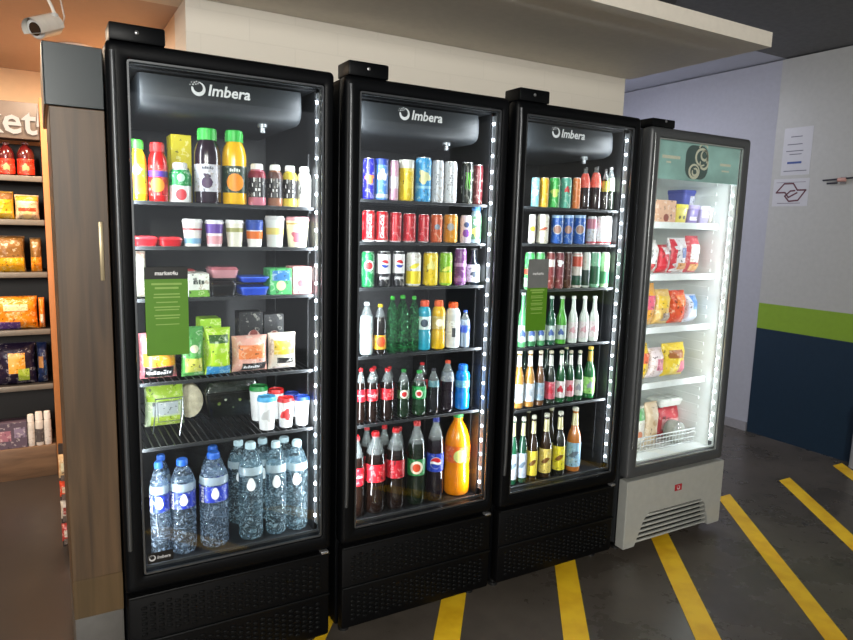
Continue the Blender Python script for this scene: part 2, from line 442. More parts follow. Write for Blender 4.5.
        for i, d in enumerate(st.get('d', [])): onto_front(t, d, 2*r*.86, hb*.9, lambda x, z: -dep/2*(.86+.1*z/(hb*.92)), .0006, i+1)
    elif kind == 'wrap':
        n = 20; g = G(); Ls = []
        for rr_, yy in ((.75, -1), (.93, -.9), (1, -.4), (1, .4), (.93, .9), (.75, 1)):
            Ls.append([(r*rr_*math.cos(2*PI*k/n), yy*dep/2, h/2+h/2*rr_*math.sin(2*PI*k/n)) for k in range(n)])
        g.loops(Ls, True, True)
        obj('bread_round', g, P(st['c'], .5, var=.25, scale=40, bump=.2), t)
        obj('film_wrap', G().loops([[(p[0]*1.02, p[1]*1.08, h/2+(p[2]-h/2)*1.0) for p in L_] for L_ in Ls], True, True), CLEAR('e8f0f0', .08), t)
    return t
def swirl(R):
    """the round comma-like mark: a tapering open ring with small dots at its upper left"""
    n = 26; v = []; f = []
    for i in range(n+1):
        a = math.radians(165) + math.radians(285)*i/n
        w = R*(.10+.42*math.sin(PI*min(1, .15+.85*i/n))**1.2)
        for k, rr_ in enumerate((R, R-w)):
            v.append((rr_*math.cos(a), rr_*math.sin(a)))
    for i in range(n): f.append((2*i, 2*i+2, 2*i+3, 2*i+1))
    for (x, y, q) in ((-.75,.55,.12),(-.55,.85,.11),(-.25,1.0,.10),(-.95,.85,.08),(-.35,.62,.10),(-1.15,.5,.07),(-.05,.72,.08)):
        b = len(v); vs, fs = mk_disc(q*R, 8, 1); v += [(x*R+a, y*R+c) for a, c in vs]; f += [tuple(b+i for i in q_) for q_ in fs]
    return v, f

# ------------------------------------------------------------------ fridges
BLK = P('060709', .42, var=.1, scale=8, spec=.14); BLK2 = P('050506', .5, var=.1, scale=8, spec=.15)
TRIM = P('a8a8a6', .3, .8); GLS = CLEAR('f4fafa', 0.0, .02, 0)
GLS.name = 'door_glass'
D0 = .35                                        # half depth: local y of the door front is -D0
def logo_on(parent, xc, zc, s, y, mat, nm='logo', yfn=None):
    yf = yfn or (lambda z: y)
    g = G(); R = .021*s
    v, f = swirl(R); g.add([(x+xc-.068*s, yf(b+zc), b+zc) for x, b in v], f)
    v, f, tw, th = text2d('Imbera', .022, .18); k = .130*s/tw
    g.add([(x*k+xc+.026*s, yf(b*k+zc), b*k+zc) for x, b in v], f)
    return obj(nm, g, mat, parent, fixn=False)
def frame_loops(o, i, y0, y1, ro, ri, lip):
    """a door frame ring: outer rect o, inner rect i (x0, x1, z0, z1), from back y1 to front y0"""
    def L(a, r, y): return [(x, y, z) for x, z in rr(*a, r, 5)]
    def ins(a, d): return (a[0]+d, a[1]-d, a[2]+d, a[3]-d)
    return [L(ins(o, .002), ro, y1), L(o, ro, y1-.004), L(o, ro, y0+.014), L(ins(o, .004), ro, y0+.005), L(ins(o, .013), ro, y0),
            L(ins(i, -.010), ri+.004, y0), L(ins(i, -.003), ri+.002, y0+.003), L(i, ri, y0+.010), L(i, ri, y1)]
def led_strip(parent, x, side, z0, z1, y, n, mat, energy, hc='3a3c3e'):
    g = G(); s = -side                         # diodes face away from the frame
    hw_ = .008 if side < 0 else .012
    g.box(min(x, x+side*hw_), max(x, x+side*hw_), y, y+.022, z0, z1, 0)
    for k in range(n):
        z = z0+(z1-z0)*(k+.5)/n
        xa, xb = x, x+s*.004
        g.box(min(xa, xb), max(xa, xb), y+.006, y+.014, z-.0045, z+.0045, 1)
    if side < 0: g.box(min(x-.008, x+.006), max(x-.008, x+.006), y-.002, y+.001, z0, z1, 0)
    o = obj('led_strip', g, [P(hc, .4), mat], parent)
    ld = bpy.data.lights.new('strip_lamp', 'AREA'); ld.shape = 'RECTANGLE'; ld.size = .012; ld.size_y = z1-z0; ld.energy = energy; ld.color = (.90, .95, 1.0)
    lo = bpy.data.objects.new('strip_lamp', ld); COL.objects.link(lo); lo.parent = o
    lo.location = (x+s*.006, y+.011, (z0+z1)/2)
    lo.rotation_euler = Vector((-s*.75, -.66, 0)).to_track_quat('Z', 'Y').to_euler()
    return o
def wire_shelf(parent, x0, x1, y0, y1, z, mat, rail, railh, pitch=.022, lift=0):
    g = G()
    n = int((x1-x0)/pitch)
    for i in range(n+1):
        x = x0+.006+(x1-x0-.012)*i/n; g.box(x-.0015, x+.0015, y0, y1, z-.003, z)
    for yy in (y0+.003, (y0+y1)/2, y1-.004): g.box(x0, x1, yy-.003, yy+.003, z-.009, z-.003)
    s = obj('shelf', g, mat, parent)
    obj('price_rail', G().cbox(x0, x1, y0-.008, y0-.002, z-railh, z+.001, .001, seg=1), rail, s)
    for sx, xx in ((-1, x0), (1, x1)):
        obj('shelf_clip', G().box(xx-.008 if sx > 0 else xx, xx if sx > 0 else xx+.008, y0+.02, y0+.04, z-.02, z-.009), rail, s)
    return s
def fridge(x0, x1, shelves, label, white=False, sticker=False):
    xc = (x0+x1)/2; W = x1-x0; hw = W/2; Y0 = 2.105
    t = thing('display_freezer' if white else 'drinks_fridge', label, 'freezer' if white else 'fridge', (xc, Y0+D0, 0), 0, None if white else 'row of drinks fridges')
    body = P('2c2e30', .4, .2) if white else BLK
    top = 2.005 if white else 2.03
    inner = P('d8dcd8', .45, var=.02) if white else P('131416', .42, var=.1)
    yb0, yb1 = -D0+.058, D0-.015
    wl = .046
    zf = .43; zt = top-.05
    g = G()
    g.cbox(-hw, -hw+wl-.004, yb0, yb1, .045, top, .006); g.cbox(hw-wl+.004, hw, yb0, yb1, .045, top, .006)
    g.cbox(-hw+.02, hw-.02, yb1-.05, yb1, .045, top, .004); g.cbox(-hw+.02, hw-.02, yb0+.001, yb1, zt+.004, top-.001, .004)
    g.cbox(-hw+.02, hw-.02, yb0+.001, yb1, .05, zf-.004, .004)
    obj('cabinet', g, body, t)
    g = G(); xi0, xi1 = -hw+wl, hw-wl
    g.box(xi0-.003, xi0, yb0+.004, yb1-.052, zf, zt); g.box(xi1, xi1+.003, yb0+.004, yb1-.052, zf, zt)
    g.box(xi0, xi1, yb1-.055, yb1-.051, zf, zt); g.box(xi0, xi1, yb0+.004, yb1-.052, zt, zt+.003); g.box(xi0, xi1, yb0+.004, yb1-.052, zf-.003, zf+.0115)
    for k in range(2 if not white else 30):     # moulded ribs or shelf ladders on the side walls
        if white:
            z = zf+.06+k*(zt-zf-.12)/29
            for sx in (xi0, xi1): g.box(min(sx, sx*.985), max(sx, sx*.985), yb0+.08, yb1-.09, z-.008, z+.008)
        else:
            for sx in (xi0, xi1):
                yy = yb0+.06+k*.38; g.box(min(sx, sx*.985), max(sx, sx*.985), yy, yy+.02, zf+.05, zt-.2)
    obj('interior_liner', g, inner, t)
    # door: frame, glass, bright trim, handle, light strips
    dt = top+.006; db = .385 if not white else .385
    gi = (-hw+.054, hw-.036, .440, 1.990) if not white else (-hw+.056, hw-.050, .437, 1.966)
    dm = P('4e5052', .4, .3, var=.05) if white else BLK
    door = obj('door', G().loops(frame_loops((-hw, hw, db, dt), gi, -D0, -D0+.054, .016, .008, .01)+[], False, False), dm, t)
    # close the ring at the back
    def R4(a, r, y): return [(x, y, z) for x, z in rr(*a, r, 5)]
    i2 = (gi[0]+.0005, gi[1]-.0005, gi[2]+.0005, gi[3]-.0005)
    obj('rear_seal', G().loops([R4((-hw+.004, hw-.004, db+.004, dt-.004), .014, -D0+.0535), R4(gi, .008, -D0+.0535)]), BLK2, door)
    obj('glass_pane', G().box(gi[0], gi[1], -D0+.014, -D0+.019, gi[2], gi[3]), GLS, door)
    tw = .0055
    obj('glass_trim', G().loops([R4(gi, .008, -D0+.009), R4(gi, .008, -D0+.0065), R4((gi[0]+tw, gi[1]-tw, gi[2]+tw, gi[3]-tw), .005, -D0+.0065), R4((gi[0]+tw, gi[1]-tw, gi[2]+tw, gi[3]-tw), .005, -D0+.0135)]), P('606264', .38, .8) if not white else P('b0b4b2', .3, .7), door)
    b = .030
    obj('inner_gasket', G().loops([R4((gi[0]+.002, gi[1]-.002, gi[2]+b*.45, gi[3]-.002), .006, -D0+.0215), R4((gi[0]+.008, gi[1]-.008, gi[2]+b*.7, gi[3]-.008), .006, -D0+.0215), R4((gi[0]+.008, gi[1]-.008, gi[2]+b*.7, gi[3]-.008), .006, -D0+.03)]), P('3c3e40', .45, .4) if not white else P('d8dcd8', .4), door)
    obj('door_handle', G().tube([(-hw+.016, -D0-.002, db+.15), (-hw+.016, -D0-.006, db+.2), (-hw+.016, -D0-.006, dt-.08), (-hw+.016, -D0-.002, dt-.03)], .007, 10), P('5a5c5e', .4, .7) if not white else P('6a6c6c', .25, .6), door)
    n = 25
    lm = EM('e4efff', LED_W if white else LED_B)
    led_strip(door, gi[0]+.001, -1, gi[2]+.04, gi[3]-.02, -D0+.026, n, lm, EN_W if white else EN_B, 'd8dcd8' if white else '6a6c6e')
    led_strip(door, gi[1]-.012, 1, gi[2]+.04, gi[3]-.02, -D0+.026, n, lm, EN_W if white else EN_B, 'd8dcd8' if white else '6a6c6e')
    # hinge cover with its screw, on the top left corner
    hx = -hw+.010
    if white: hc = obj('hinge_cover', G().cbox(hx-.005, hx+.14, -D0+.006, -D0+.10, dt, dt+.036, .006), BLK, t)
    else: hc = obj('hinge_cover', G().cbox(hx, hx+.148, -D0+.001, -D0+.10, dt-.0005, dt+.048, .006), BLK, t)
    obj('screw', G().lathe([(.006, 0), (.006, .002), (.004, .0035), (0, .004)], 10, True, False), P('b0b0b0', .3, .9), hc, (hx+.072, -D0+.0012, dt+.026)).rotation_euler = (PI/2, 0, 0)
    # shelves
    for z in shelves:
        if white: wire_shelf(t, xi0+.008, xi1-.008, -D0+.115, yb1-.06, z, P('d0d4d4', .35, .3), P('e4e8e4', .4), .030, .03)
        else: wire_shelf(t, xi0+.004, xi1-.004, -D0+.064, yb1-.06, z, P('303236', .35, .6), P('333537', .45, .3), .010)
    if not white:
        # evaporator cover with rounded lower edge and the maker's logo
        xa, xb = xi0+.045, xi1-.038; za, zb = 1.868, 2.0
        prof = [(-D0+.085, 1.974), (-D0+.078, 1.95), (-D0+.076, 1.91), (-D0+.079, 1.888), (-D0+.092, 1.874), (-D0+.12, 1.866), (.2, 1.862)]
        g = G(); Ls = []
        for x, sh in ((xa, .012), (xa+.004, .004), (xa+.014, 0), (xb-.014, 0), (xb-.004, .004), (xb, .012)):
            L = [(x, y+sh*(1 if y < 0 else 0), z+sh*(.9 if z < 1.9 else 0)) for y, z in prof] + [(x, .2, 1.974)]
            Ls.append(L)
        g.loops(Ls, True, True)
        hp = obj('evaporator_cover', g, P('26292c', .5, var=.05, spec=.35), t)
        def yfn(z):
            for (ya, z0), (yb, z1) in zip(prof, prof[1:]):
                if z1 <= z <= z0: return ya+(yb-ya)*(z-z0)/(z1-z0)-.0012
            return -D0+.075
        logo_on(hp, -.010, 1.944, 1.0, 0, P('d8d8d8', .5), yfn=lambda z: -D0+.0742)
        obj('drain_nozzle', G().lathe([(.004, -.03), (.009, -.028), (.009, -.012), (.016, -.01), (.016, 0)], 12), P('909498', .3, .7), hp, (.135, -D0+.13, 1.866))
        # perforated lower grille
        g = G().cbox(-hw+.004, hw-.004, -D0+.004, -D0+.05, .05, .378, .012)
        gr = obj('grille', g, BLK2, t)
        for zc in (.29, .135):
            g = G()
            for i in range(24):
                for j in range(6):
                    x = -hw+.05+(W-.10)*i/23; z = zc-.045+.018*j+(.0045 if i % 2 else -.0045)
                    g.cbox(x-.0085, x+.0085, -D0+.0005, -D0+.0055, z-.0055, z+.0055, .0025, seg=1)
            obj('perforation', g, P('0a0b0c', .5, spec=.15), gr)
        for nz in (.373, .215): obj('grille_rib', G().cbox(-hw+.006, hw-.006, -D0-.004, -D0+.006, nz-.005, nz+.005, .004), P('0a0b0c', .42, spec=.18), gr)
        obj('hinge_pin', G().cbox(hw-.04, hw-.012, -D0-.004, -D0+.02, .372, .384, .003), P('b0b0b0', .3, .8), t)
        if sticker:
            s = obj('sticker', G().cbox(gi[0]+.012, gi[0]+.088, -D0+.012, -D0+.0135, .470, .505, .0005, seg=1), P('0a0a0a', .4), door)
            sx = gi[0]+.05
            logo_on(s, sx-.006, .4875, .36, -D0+.0118, P('b8b8b8', .5), 'lettering') if False else None
            o = G(); v, f = swirl(.010); o.add([(a+gi[0]+.026, -D0+.0116, b+.4875) for a, b in v], f)
            v, f, tw2, th2 = text2d('Imbera', .022, .18); k = .040/tw2
            o.add([(a*k+gi[0]+.06, -D0+.0116, b*k+.4875) for a, b in v], f)
            obj_s = obj('sticker_print', o, P('b8b8b8', .5), None, fixn=False)
            # lettering belongs to the sticker: join as second material of the sticker mesh
            me = s.data; bm = bmesh.new(); bm.from_mesh(me); nf = len(bm.faces); bm.from_mesh(obj_s.data)
            for i_, fc in enumerate(bm.faces):
                if i_ >= nf: fc.material_index = 1
            bm.to_mesh(me); bm.free(); me.materials.append(P('b8b8b8', .5)); bpy.data.objects.remove(obj_s)
    else:
        # printed strip across the top of the glass
        z0, z1 = 1.790, 1.962
        hp = obj('header_strip', G().box(gi[0]+.006, gi[1]-.006, -D0+.0205, -D0+.0225, z0, z1), P('9cc4bc', .35, var=.3, scale=6), door)
        wm = P('dcd8c0', .5); yy = -D0+.0196
        g = G(); xm = (gi[0]+gi[1])/2
        g.add([(x, yy+.0004, z) for x, z in rr(xm-.10, xm+.06, z0+.01, z1-.008, .05, 6)], [tuple(range(28))], 1)
        for cx_, cz_, R_, a0, a1 in ((.012,.112,.042,-40,300),(.03,.122,.024,120,470),(.03,.085,.028,-200,60),(-.035,.045,.034,30,390),(-.030,.042,.018,150,480),(.02,.148,.03,20,170)):
            n_ = 18; v = []
            for i in range(n_+1):
                a = math.radians(a0+(a1-a0)*i/n_); w_ = .0035+.003*math.sin(PI*i/n_)
                for q in (R_+w_, R_-w_): v.append((xm+cx_+q*math.cos(a), yy, z0+cz_+q*math.sin(a)*.9))
            g.add(v, [(2*i, 2*i+2, 2*i+3, 2*i+1) for i in range(n_)], 0)
        for xa_, xb_, za_, zb_ in ((gi[0]+.04, gi[0]+.16, .092, .106), (gi[0]+.07, gi[0]+.10, .072, .08), (gi[1]-.15, gi[1]-.07, .082, .094), (gi[1]-.135, gi[1]-.08, .055, .062)):
            g.add([(xa_, yy, z0+za_), (xb_, yy, z0+za_), (xb_, yy, z0+zb_), (xa_, yy, z0+zb_)], [(0,1,2,3)], 0)
        # (part of the strip's print, so it stays in the strip's mesh)
        pr_ = obj('print', g, [wm, P('3c5450', .4)], None, fixn=False)
        me = hp.data; bm = bmesh.new(); bm.from_mesh(me); nf = len(bm.faces); bm.from_mesh(pr_.data)
        for i_, fc in enumerate(bm.faces):
            if i_ >= nf: fc.material_index += 1
        bm.to_mesh(me); bm.free(); me.materials.append(wm); me.materials.append(P('3c5450', .4)); bpy.data.objects.remove(pr_)
        # pale plinth with its louvred opening
        pm = P('b4b5af', .4, .25, var=.04)
        out = [(-hw-.004, .04), (-hw+.07, .04), (-hw+.125, .165), (-hw+.16, .195), (hw-.16, .195), (hw-.125, .165), (hw-.09, .04), (hw+.002, .04), (hw+.002, .378), (-hw-.004, .378)]
        bm = bmesh.new(); vs = [bm.verts.new((x, -D0-.012, z)) for x, z in out]; fc = bm.faces.new(vs)
        ex = bmesh.ops.extrude_face_region(bm, geom=[fc])
        for v in [q for q in ex['geom'] if isinstance(q, bmesh.types.BMVert)]: v.co.y += .055
        bmesh.ops.bevel(bm, geom=[e for e in bm.edges], offset=.003, segments=2, affect='EDGES')
        pl = obj('plinth', G().bm(bm), pm, t)
        obj('louvre_gap_shade', G().box(-hw+.075, hw-.095, -D0+.025, -D0+.03, .05, .20), P('101112', .6), pl)  # near-black sheet, colours in the shade of the cavity between the louvres
        for k in range(6):
            z = .06+.024*k; xa_ = -hw+.072+.0085*(k+1)*1.02; xb_ = hw-.093-.0065*(k+1)
            g = G().cbox(xa_, xb_, -D0-.008, -D0+.006, z-.0045, z+.0045, .002, seg=1)
            obj('louvre', g, P('b8bab4', .4, .2), pl)
        obj('logo', G().box(-.02, .03, -D0-.0135, -D0-.0122, .275, .308), P('a81828', .4), pl)
        v, f = swirl(.011); lg = obj('emblem', G().add([(a+.005, -D0-.0139, b+.291) for a, b in v], f), P('e0d8d8', .5), pl, fixn=False)
    for sx in (-1, 1):
        for sy in (-1, 1):
            obj('foot', G().lathe([(.022, 0), (.022, .012), (.012, .014), (.012, .052)], 12), P('101010', .5), t, (sx*(hw-.05), sy*.26, 0))
    return t
LED_B = 35.0
LED_W = 25.0
EN_B = 5.5
EN_W = 2.6
fridge(.176, .854, [1.599,1.464,1.304,1.041,.831], 'leftmost and largest-looking black glass-door drinks fridge, with green tag and water bottles at bottom', sticker=True)
fridge(.892, 1.567, [1.636,1.486,1.321,1.07,.812], 'second black glass-door drinks fridge from left, filled with cans and cola bottles')
fridge(1.599, 2.277, [1.638,1.488,1.296,1.05,.783], 'third black glass-door drinks fridge, beside the white freezer, with beer bottles at bottom')
fridge(2.342, 3.042, [1.598,1.347,1.087,.808], 'narrow grey-framed freezer with white lit interior and pale louvred base', white=True)

# ------------------------------------------------------------------ goods (world metres)
ITEMS = [
 ('juice', 0.2585, 2.2105, 1.599, 0.0285, 0, 0.1818, {'c': 'd8d820', 'cap': '38b030', 'label': (0.12, 0.6, 'a8d030'), 'd': [('disc', 0.32, 0.13, 'f0a020'), ('disc', 0.5, 0.07, 'f8f0d0')]}, 'lime yellow juice bottle with green cap, first from left, top shelf, left black fridge', 'bottle', 'bottles on the top shelf of the left black fridge'),
 ('juice', 0.318, 2.2097, 1.599, 0.0277, 0, 0.1777, {'c': 'd01818', 'cap': 'c01818', 'label': (0.1, 0.62, 'd82020'), 'd': [('band', 0.42, 0.52, '5838a0'), ('disc', 0.28, 0.12, 'f09030')]}, 'red drink bottle with red cap, second from left on top shelf of left black fridge', 'bottle', 'bottles on the top shelf of the left black fridge'),
 ('yog', 0.3834, 2.215, 1.599, 0.033, 0, 0.1227, {'c': 'f2f2f0', 'cap': 'f4f4f4', 'label': (0.42, 0.82, '189048'), 'd': [('disc', 0.2, 0.14, 'e04850'), ('disc', 0.62, 0.1, 'b8e8c8')]}, 'small white bottle with green top sleeve, third from left, top shelf, left black fridge', 'bottle', 'bottles on the top shelf of the left black fridge'),
 ('juice', 0.469, 2.2225, 1.599, 0.0405, 0, 0.2345, {'c': '241420', 'cap': '30b840', 'label': (0.16, 0.52, 'c8c8d0'), 'd': [('disc', 0.28, 0.075, '4a3050'), ('blob', 0.36, 0.07, '382040'), ('strokes', 0.47, 0.035, '404858', 0, 6)]}, 'large grape juice bottle with green cap, fourth from left, top shelf, left black fridge', 'bottle', 'bottles on the top shelf of the left black fridge'),
 ('juice', 0.5529, 2.2205, 1.599, 0.0385, 0, 0.2356, {'c': 'f0b818', 'cap': '30b840', 'label': (0.16, 0.52, '203828'), 'd': [('disc', 0.3, 0.12, 'f09018'), ('strokes', 0.46, 0.05, 'e0e8e0')]}, 'large orange juice bottle with green cap, fifth from left, top shelf, left black fridge', 'bottle', 'bottles on the top shelf of the left black fridge'),
 ('yog', 0.6243, 2.2115, 1.599, 0.0295, 0, 0.1356, {'c': 'c87888', 'cap': 'f0f0ee', 'label': (0.2, 0.82, '1c1818'), 'd': [('band', 0.66, 0.82, '802030'), ('strokes', 0.46, 0.2, 'f0f0f0', 1, 4)]}, 'small white-capped drink bottle with dark red band, sixth from left, top shelf, left black fridge', 'bottle', 'bottles on the top shelf of the left black fridge'),
 ('yog', 0.6833, 2.207, 1.599, 0.025, 0, 0.136, {'c': '906048', 'cap': 'f0f0ee', 'label': (0.2, 0.82, '1c1818'), 'd': [('band', 0.66, 0.82, '503028'), ('strokes', 0.46, 0.2, 'f0f0f0', 1, 4)]}, 'small white-capped drink bottle with brown band, seventh from left, top shelf, left black fridge', 'bottle', 'bottles on the top shelf of the left black fridge'),
 ('yog', 0.7341, 2.2057, 1.599, 0.0237, 0, 0.136, {'c': 'e8d050', 'cap': 'f0f0ee', 'label': (0.2, 0.82, '1c1818'), 'd': [('band', 0.66, 0.82, 'c8b030'), ('strokes', 0.46, 0.2, 'f0f0f0', 1, 4)]}, 'small white-capped drink bottle with yellow band, eighth from left, top shelf, left black fridge', 'bottle', 'bottles on the top shelf of the left black fridge'),
 ('yog', 0.784, 2.206, 1.599, 0.024, 0, 0.136, {'c': 'e0e0dc', 'cap': 'f0f0ee', 'label': (0.2, 0.82, 'b8b8b4'), 'd': [('band', 0.66, 0.82, 'e0e0dc'), ('strokes', 0.46, 0.2, 'f0f0f0', 1, 4)]}, 'small white-capped drink bottle with pale grey band, ninth from left, top shelf, left black fridge', 'bottle', 'bottles on the top shelf of the left black fridge'),
 ('box', 0.4047, 2.346, 1.599, 0.0312, 0.09, 0.2177, {'c': 'd0c020', 'd': [('strokes', 0.5, 0.14, '403818')]}, 'yellow carton with dark lettering, first from left, back row, top shelf, left black fridge', 'carton', 'packs on the top shelf of the left black fridge'),
 ('tray', 0.2746, 2.246, 1.464, 0.0376, 0.12, 0.0306, {'c': 'c02028', 'lid': 'e04048'}, 'low red film-wrapped pack, first from left on second shelf of left black fridge', 'food tray', 'packs on the second shelf of the left black fridge'),
 ('tray', 0.3498, 2.246, 1.464, 0.0346, 0.12, 0.0288, {'c': 'b82028', 'lid': 'd83a40'}, 'low red film-wrapped pack, second from left on second shelf of left black fridge', 'food tray', 'packs on the second shelf of the left black fridge'),
 ('cup', 0.4173, 2.2155, 1.464, 0.0314, 0, 0.0858, {'c': 'f0ece8', 'lid': 'f4f4f2', 'd': [('band', 0.6, 0.66, 'c03038'), ('band', 0.1, 0.3, '80b0d0')]}, 'white yogurt cup with red line, third from left on second shelf of left black fridge', 'cup', 'cups on the second shelf of the left black fridge'),
 ('cup', 0.4842, 2.2116, 1.464, 0.0296, 0, 0.0846, {'c': 'f0e0e4', 'lid': 'e8e8f0', 'd': [('band', 0.5, 0.85, '6848a0'), ('band', 0.1, 0.4, 'e0a0a8')]}, 'purple and pink yogurt cup, fourth from left on second shelf of left black fridge', 'cup', 'cups on the second shelf of the left black fridge'),
 ('cup', 0.5492, 2.2123, 1.464, 0.0303, 0, 0.0864, {'c': 'ece8d8', 'lid': 'f4f4f0', 'd': [('band', 0.55, 0.7, 'a0a060')]}, 'cream white yogurt cup with olive band, fifth from left, second shelf, left black fridge', 'cup', 'cups on the second shelf of the left black fridge'),
 ('cup', 0.6141, 2.2114, 1.464, 0.0294, 0, 0.0882, {'c': 'f0ece8', 'lid': '3050a0', 'd': [('band', 0.62, 0.92, '2848a0'), ('band', 0.3, 0.58, 'e07020')]}, 'blue and orange yogurt cup, sixth from left on second shelf of left black fridge', 'cup', 'cups on the second shelf of the left black fridge'),
 ('cup', 0.6842, 2.2154, 1.464, 0.0334, 0, 0.1034, {'c': 'd8dcd8', 'lid': 'c8c8c8', 'd': [('band', 0.4, 0.62, 'd8c870')]}, 'silver white pot with yellow band, seventh from left on second shelf of left black fridge', 'cup', 'cups on the second shelf of the left black fridge'),
 ('cup', 0.7667, 2.2233, 1.464, 0.0413, 0, 0.1026, {'c': 'f0e8c8', 'lid': 'e0a0a8', 'd': [('blob', 0.35, 0.3, 'c06878'), ('band', 0.75, 0.8, 'd8b860')]}, 'cream pot with pink lid, eighth from left on second shelf of left black fridge', 'cup', 'cups on the second shelf of the left black fridge'),
 ('pouch', 0.2594, 2.236, 1.304, 0.0184, 0.1, 0.1421, {'c': 'c8c8b8', 'd': []}, 'slanted whitish packet at left wall, first from left on third shelf of left black fridge', 'packet', 'packs on the third shelf of the left black fridge'),
 ('box', 0.4283, 2.241, 1.304, 0.0322, 0.11, 0.0731, {'c': 'e8ece0', 'd': [('rect', 0, 0.0, 1, 0.3, '78b040'), ('strokes', 0.62, 0.2, '485048', 0, 4)]}, 'white and green carton with dark lettering, second from left, third shelf, left black fridge', 'carton', 'packs on the third shelf of the left black fridge'),
 ('tray', 0.5067, 2.251, 1.304, 0.0447, 0.13, 0.0494, {'c': '141414', 'lid': '201c1c'}, 'black food tray, third from left on third shelf of left black fridge', 'food tray', 'packs on the third shelf of the left black fridge'),
 ('tray', 0.5132, 2.241, 1.362, 0.0448, 0.11, 0.0368, {'c': 'c89098', 'lid': 'b06870'}, 'pink sliced ham tray, fourth from left on third shelf of left black fridge', 'food tray', 'packs on the third shelf of the left black fridge'),
 ('tub', 0.6094, 2.236, 1.304, 0.0479, 0.1, 0.0277, {'c': '2048c0', 'lid': '3060d8', 'd': []}, 'blue butter tub, lower of two, fifth from left on third shelf of left black fridge', 'tub', 'packs on the third shelf of the left black fridge'),
 ('tub', 0.6096, 2.236, 1.347, 0.0485, 0.1, 0.018, {'c': '2048c0', 'lid': '4870e0', 'd': []}, 'blue butter tub, upper of two, sixth from left on third shelf of left black fridge', 'tub', 'packs on the third shelf of the left black fridge'),
 ('box', 0.6964, 2.226, 1.304, 0.0376, 0.08, 0.0868, {'c': '48a860', 'd': [('rect', 0.1, 0.55, 0.9, 0.95, '3870a8'), ('disc', 0.5, 0.35, 0.22, 'd8e8a0')]}, 'green carton with blue print, seventh from left on third shelf of left black fridge', 'carton', 'packs on the third shelf of the left black fridge'),
 ('box', 0.7723, 2.226, 1.304, 0.0341, 0.08, 0.093, {'c': 'd89090', 'd': [('rect', 0, 0.5, 1, 1, 'e8c8c0'), ('disc', 0.45, 0.4, 0.2, 'b84048')]}, 'pink and white carton, eighth from left on third shelf of left black fridge', 'carton', 'packs on the third shelf of the left black fridge'),
 ('tray', 0.3831, 2.361, 1.359, 0.0643, 0.12, 0.0263, {'c': 'd8c8c0', 'lid': 'a04848'}, 'meat tray under clear film, first from left, back row, third shelf, left black fridge', 'food tray', 'packs on the third shelf of the left black fridge'),
 ('pouch', 0.3052, 2.236, 1.041, 0.0569, 0.1, 0.1468, {'c': 'd87880', 'd': [('rect', 0.05, 0.62, 0.95, 0.95, 'e8d8a0'), ('rect', 0.05, 0.32, 0.95, 0.62, 'e8a030'), ('rect', 0.08, 0.03, 0.9, 0.3, '101010'), ('strokes', 0.165, 0.11, 'f0f0f0', 0, 8)]}, 'red and yellow bread pack with black label, first from left, fourth shelf, left black fridge', 'packet', 'packs on the fourth shelf of the left black fridge'),
 ('pouch', 0.4096, 2.221, 1.041, 0.0362, 0.07, 0.1633, {'c': '58a050', 'd': [('rect', 0.1, 0.1, 0.9, 0.4, 'c8c858'), ('disc', 0.5, 0.6, 0.2, 'e8e8c0')]}, 'dark green snack bag, second from left on fourth shelf of left black fridge', 'packet', 'packs on the fourth shelf of the left black fridge'),
 ('pouch', 0.4894, 2.221, 1.041, 0.0421, 0.07, 0.1557, {'c': 'a8d030', 'd': [('rect', 0.1, 0.72, 0.9, 0.9, '305818'), ('rect', 0.0, 0.0, 1, 0.2, '3890c8')]}, 'lime green snack bag with blue foot, third from left, fourth shelf, left black fridge', 'packet', 'packs on the fourth shelf of the left black fridge'),
 ('pouch', 0.5973, 2.226, 1.041, 0.0603, 0.08, 0.1228, {'c': 'e0a898', 'd': [('rect', 0.1, 0.4, 0.9, 0.8, 'e08048'), ('rect', 0.2, 0.04, 0.95, 0.28, '101010'), ('strokes', 0.16, 0.1, 'f0f0f0', 0, 8)]}, 'pink and orange pack with black label, fourth from left, fourth shelf, left black fridge', 'packet', 'packs on the fourth shelf of the left black fridge'),
 ('pouch', 0.7103, 2.226, 1.041, 0.0493, 0.08, 0.1264, {'c': 'e8e0d0', 'd': [('rect', 0.1, 0.45, 0.9, 0.85, 'e8c840'), ('rect', 0.2, 0.2, 0.85, 0.36, '181818')]}, 'white and yellow pack with black label, fifth from left, fourth shelf, left black fridge', 'packet', 'packs on the fourth shelf of the left black fridge'),
 ('box', 0.4869, 2.341, 1.041, 0.0347, 0.08, 0.1732, {'c': '98c828', 'd': [('strokes', 0.78, 0.12, '284010')]}, 'lime green carton with dark lettering, first from left, back row, fourth shelf, left black fridge', 'carton', 'packs on the fourth shelf of the left black fridge'),
 ('box', 0.6251, 2.331, 1.041, 0.0421, 0.06, 0.1916, {'c': '101010', 'd': [('disc', 0.6, 0.55, 0.26, 'c8a8a0'), ('disc', 0.6, 0.6, 0.16, '804038')]}, 'black carton with bowl picture, second from left, back row, fourth shelf, left black fridge', 'carton', 'packs on the fourth shelf of the left black fridge'),
 ('box', 0.7071, 2.331, 1.041, 0.0364, 0.06, 0.181, {'c': '101010', 'd': [('disc', 0.5, 0.55, 0.3, 'd8c8b8'), ('disc', 0.5, 0.6, 0.16, '804038')]}, 'black carton with bowl picture, third from left, back row, fourth shelf, left black fridge', 'carton', 'packs on the fourth shelf of the left black fridge'),
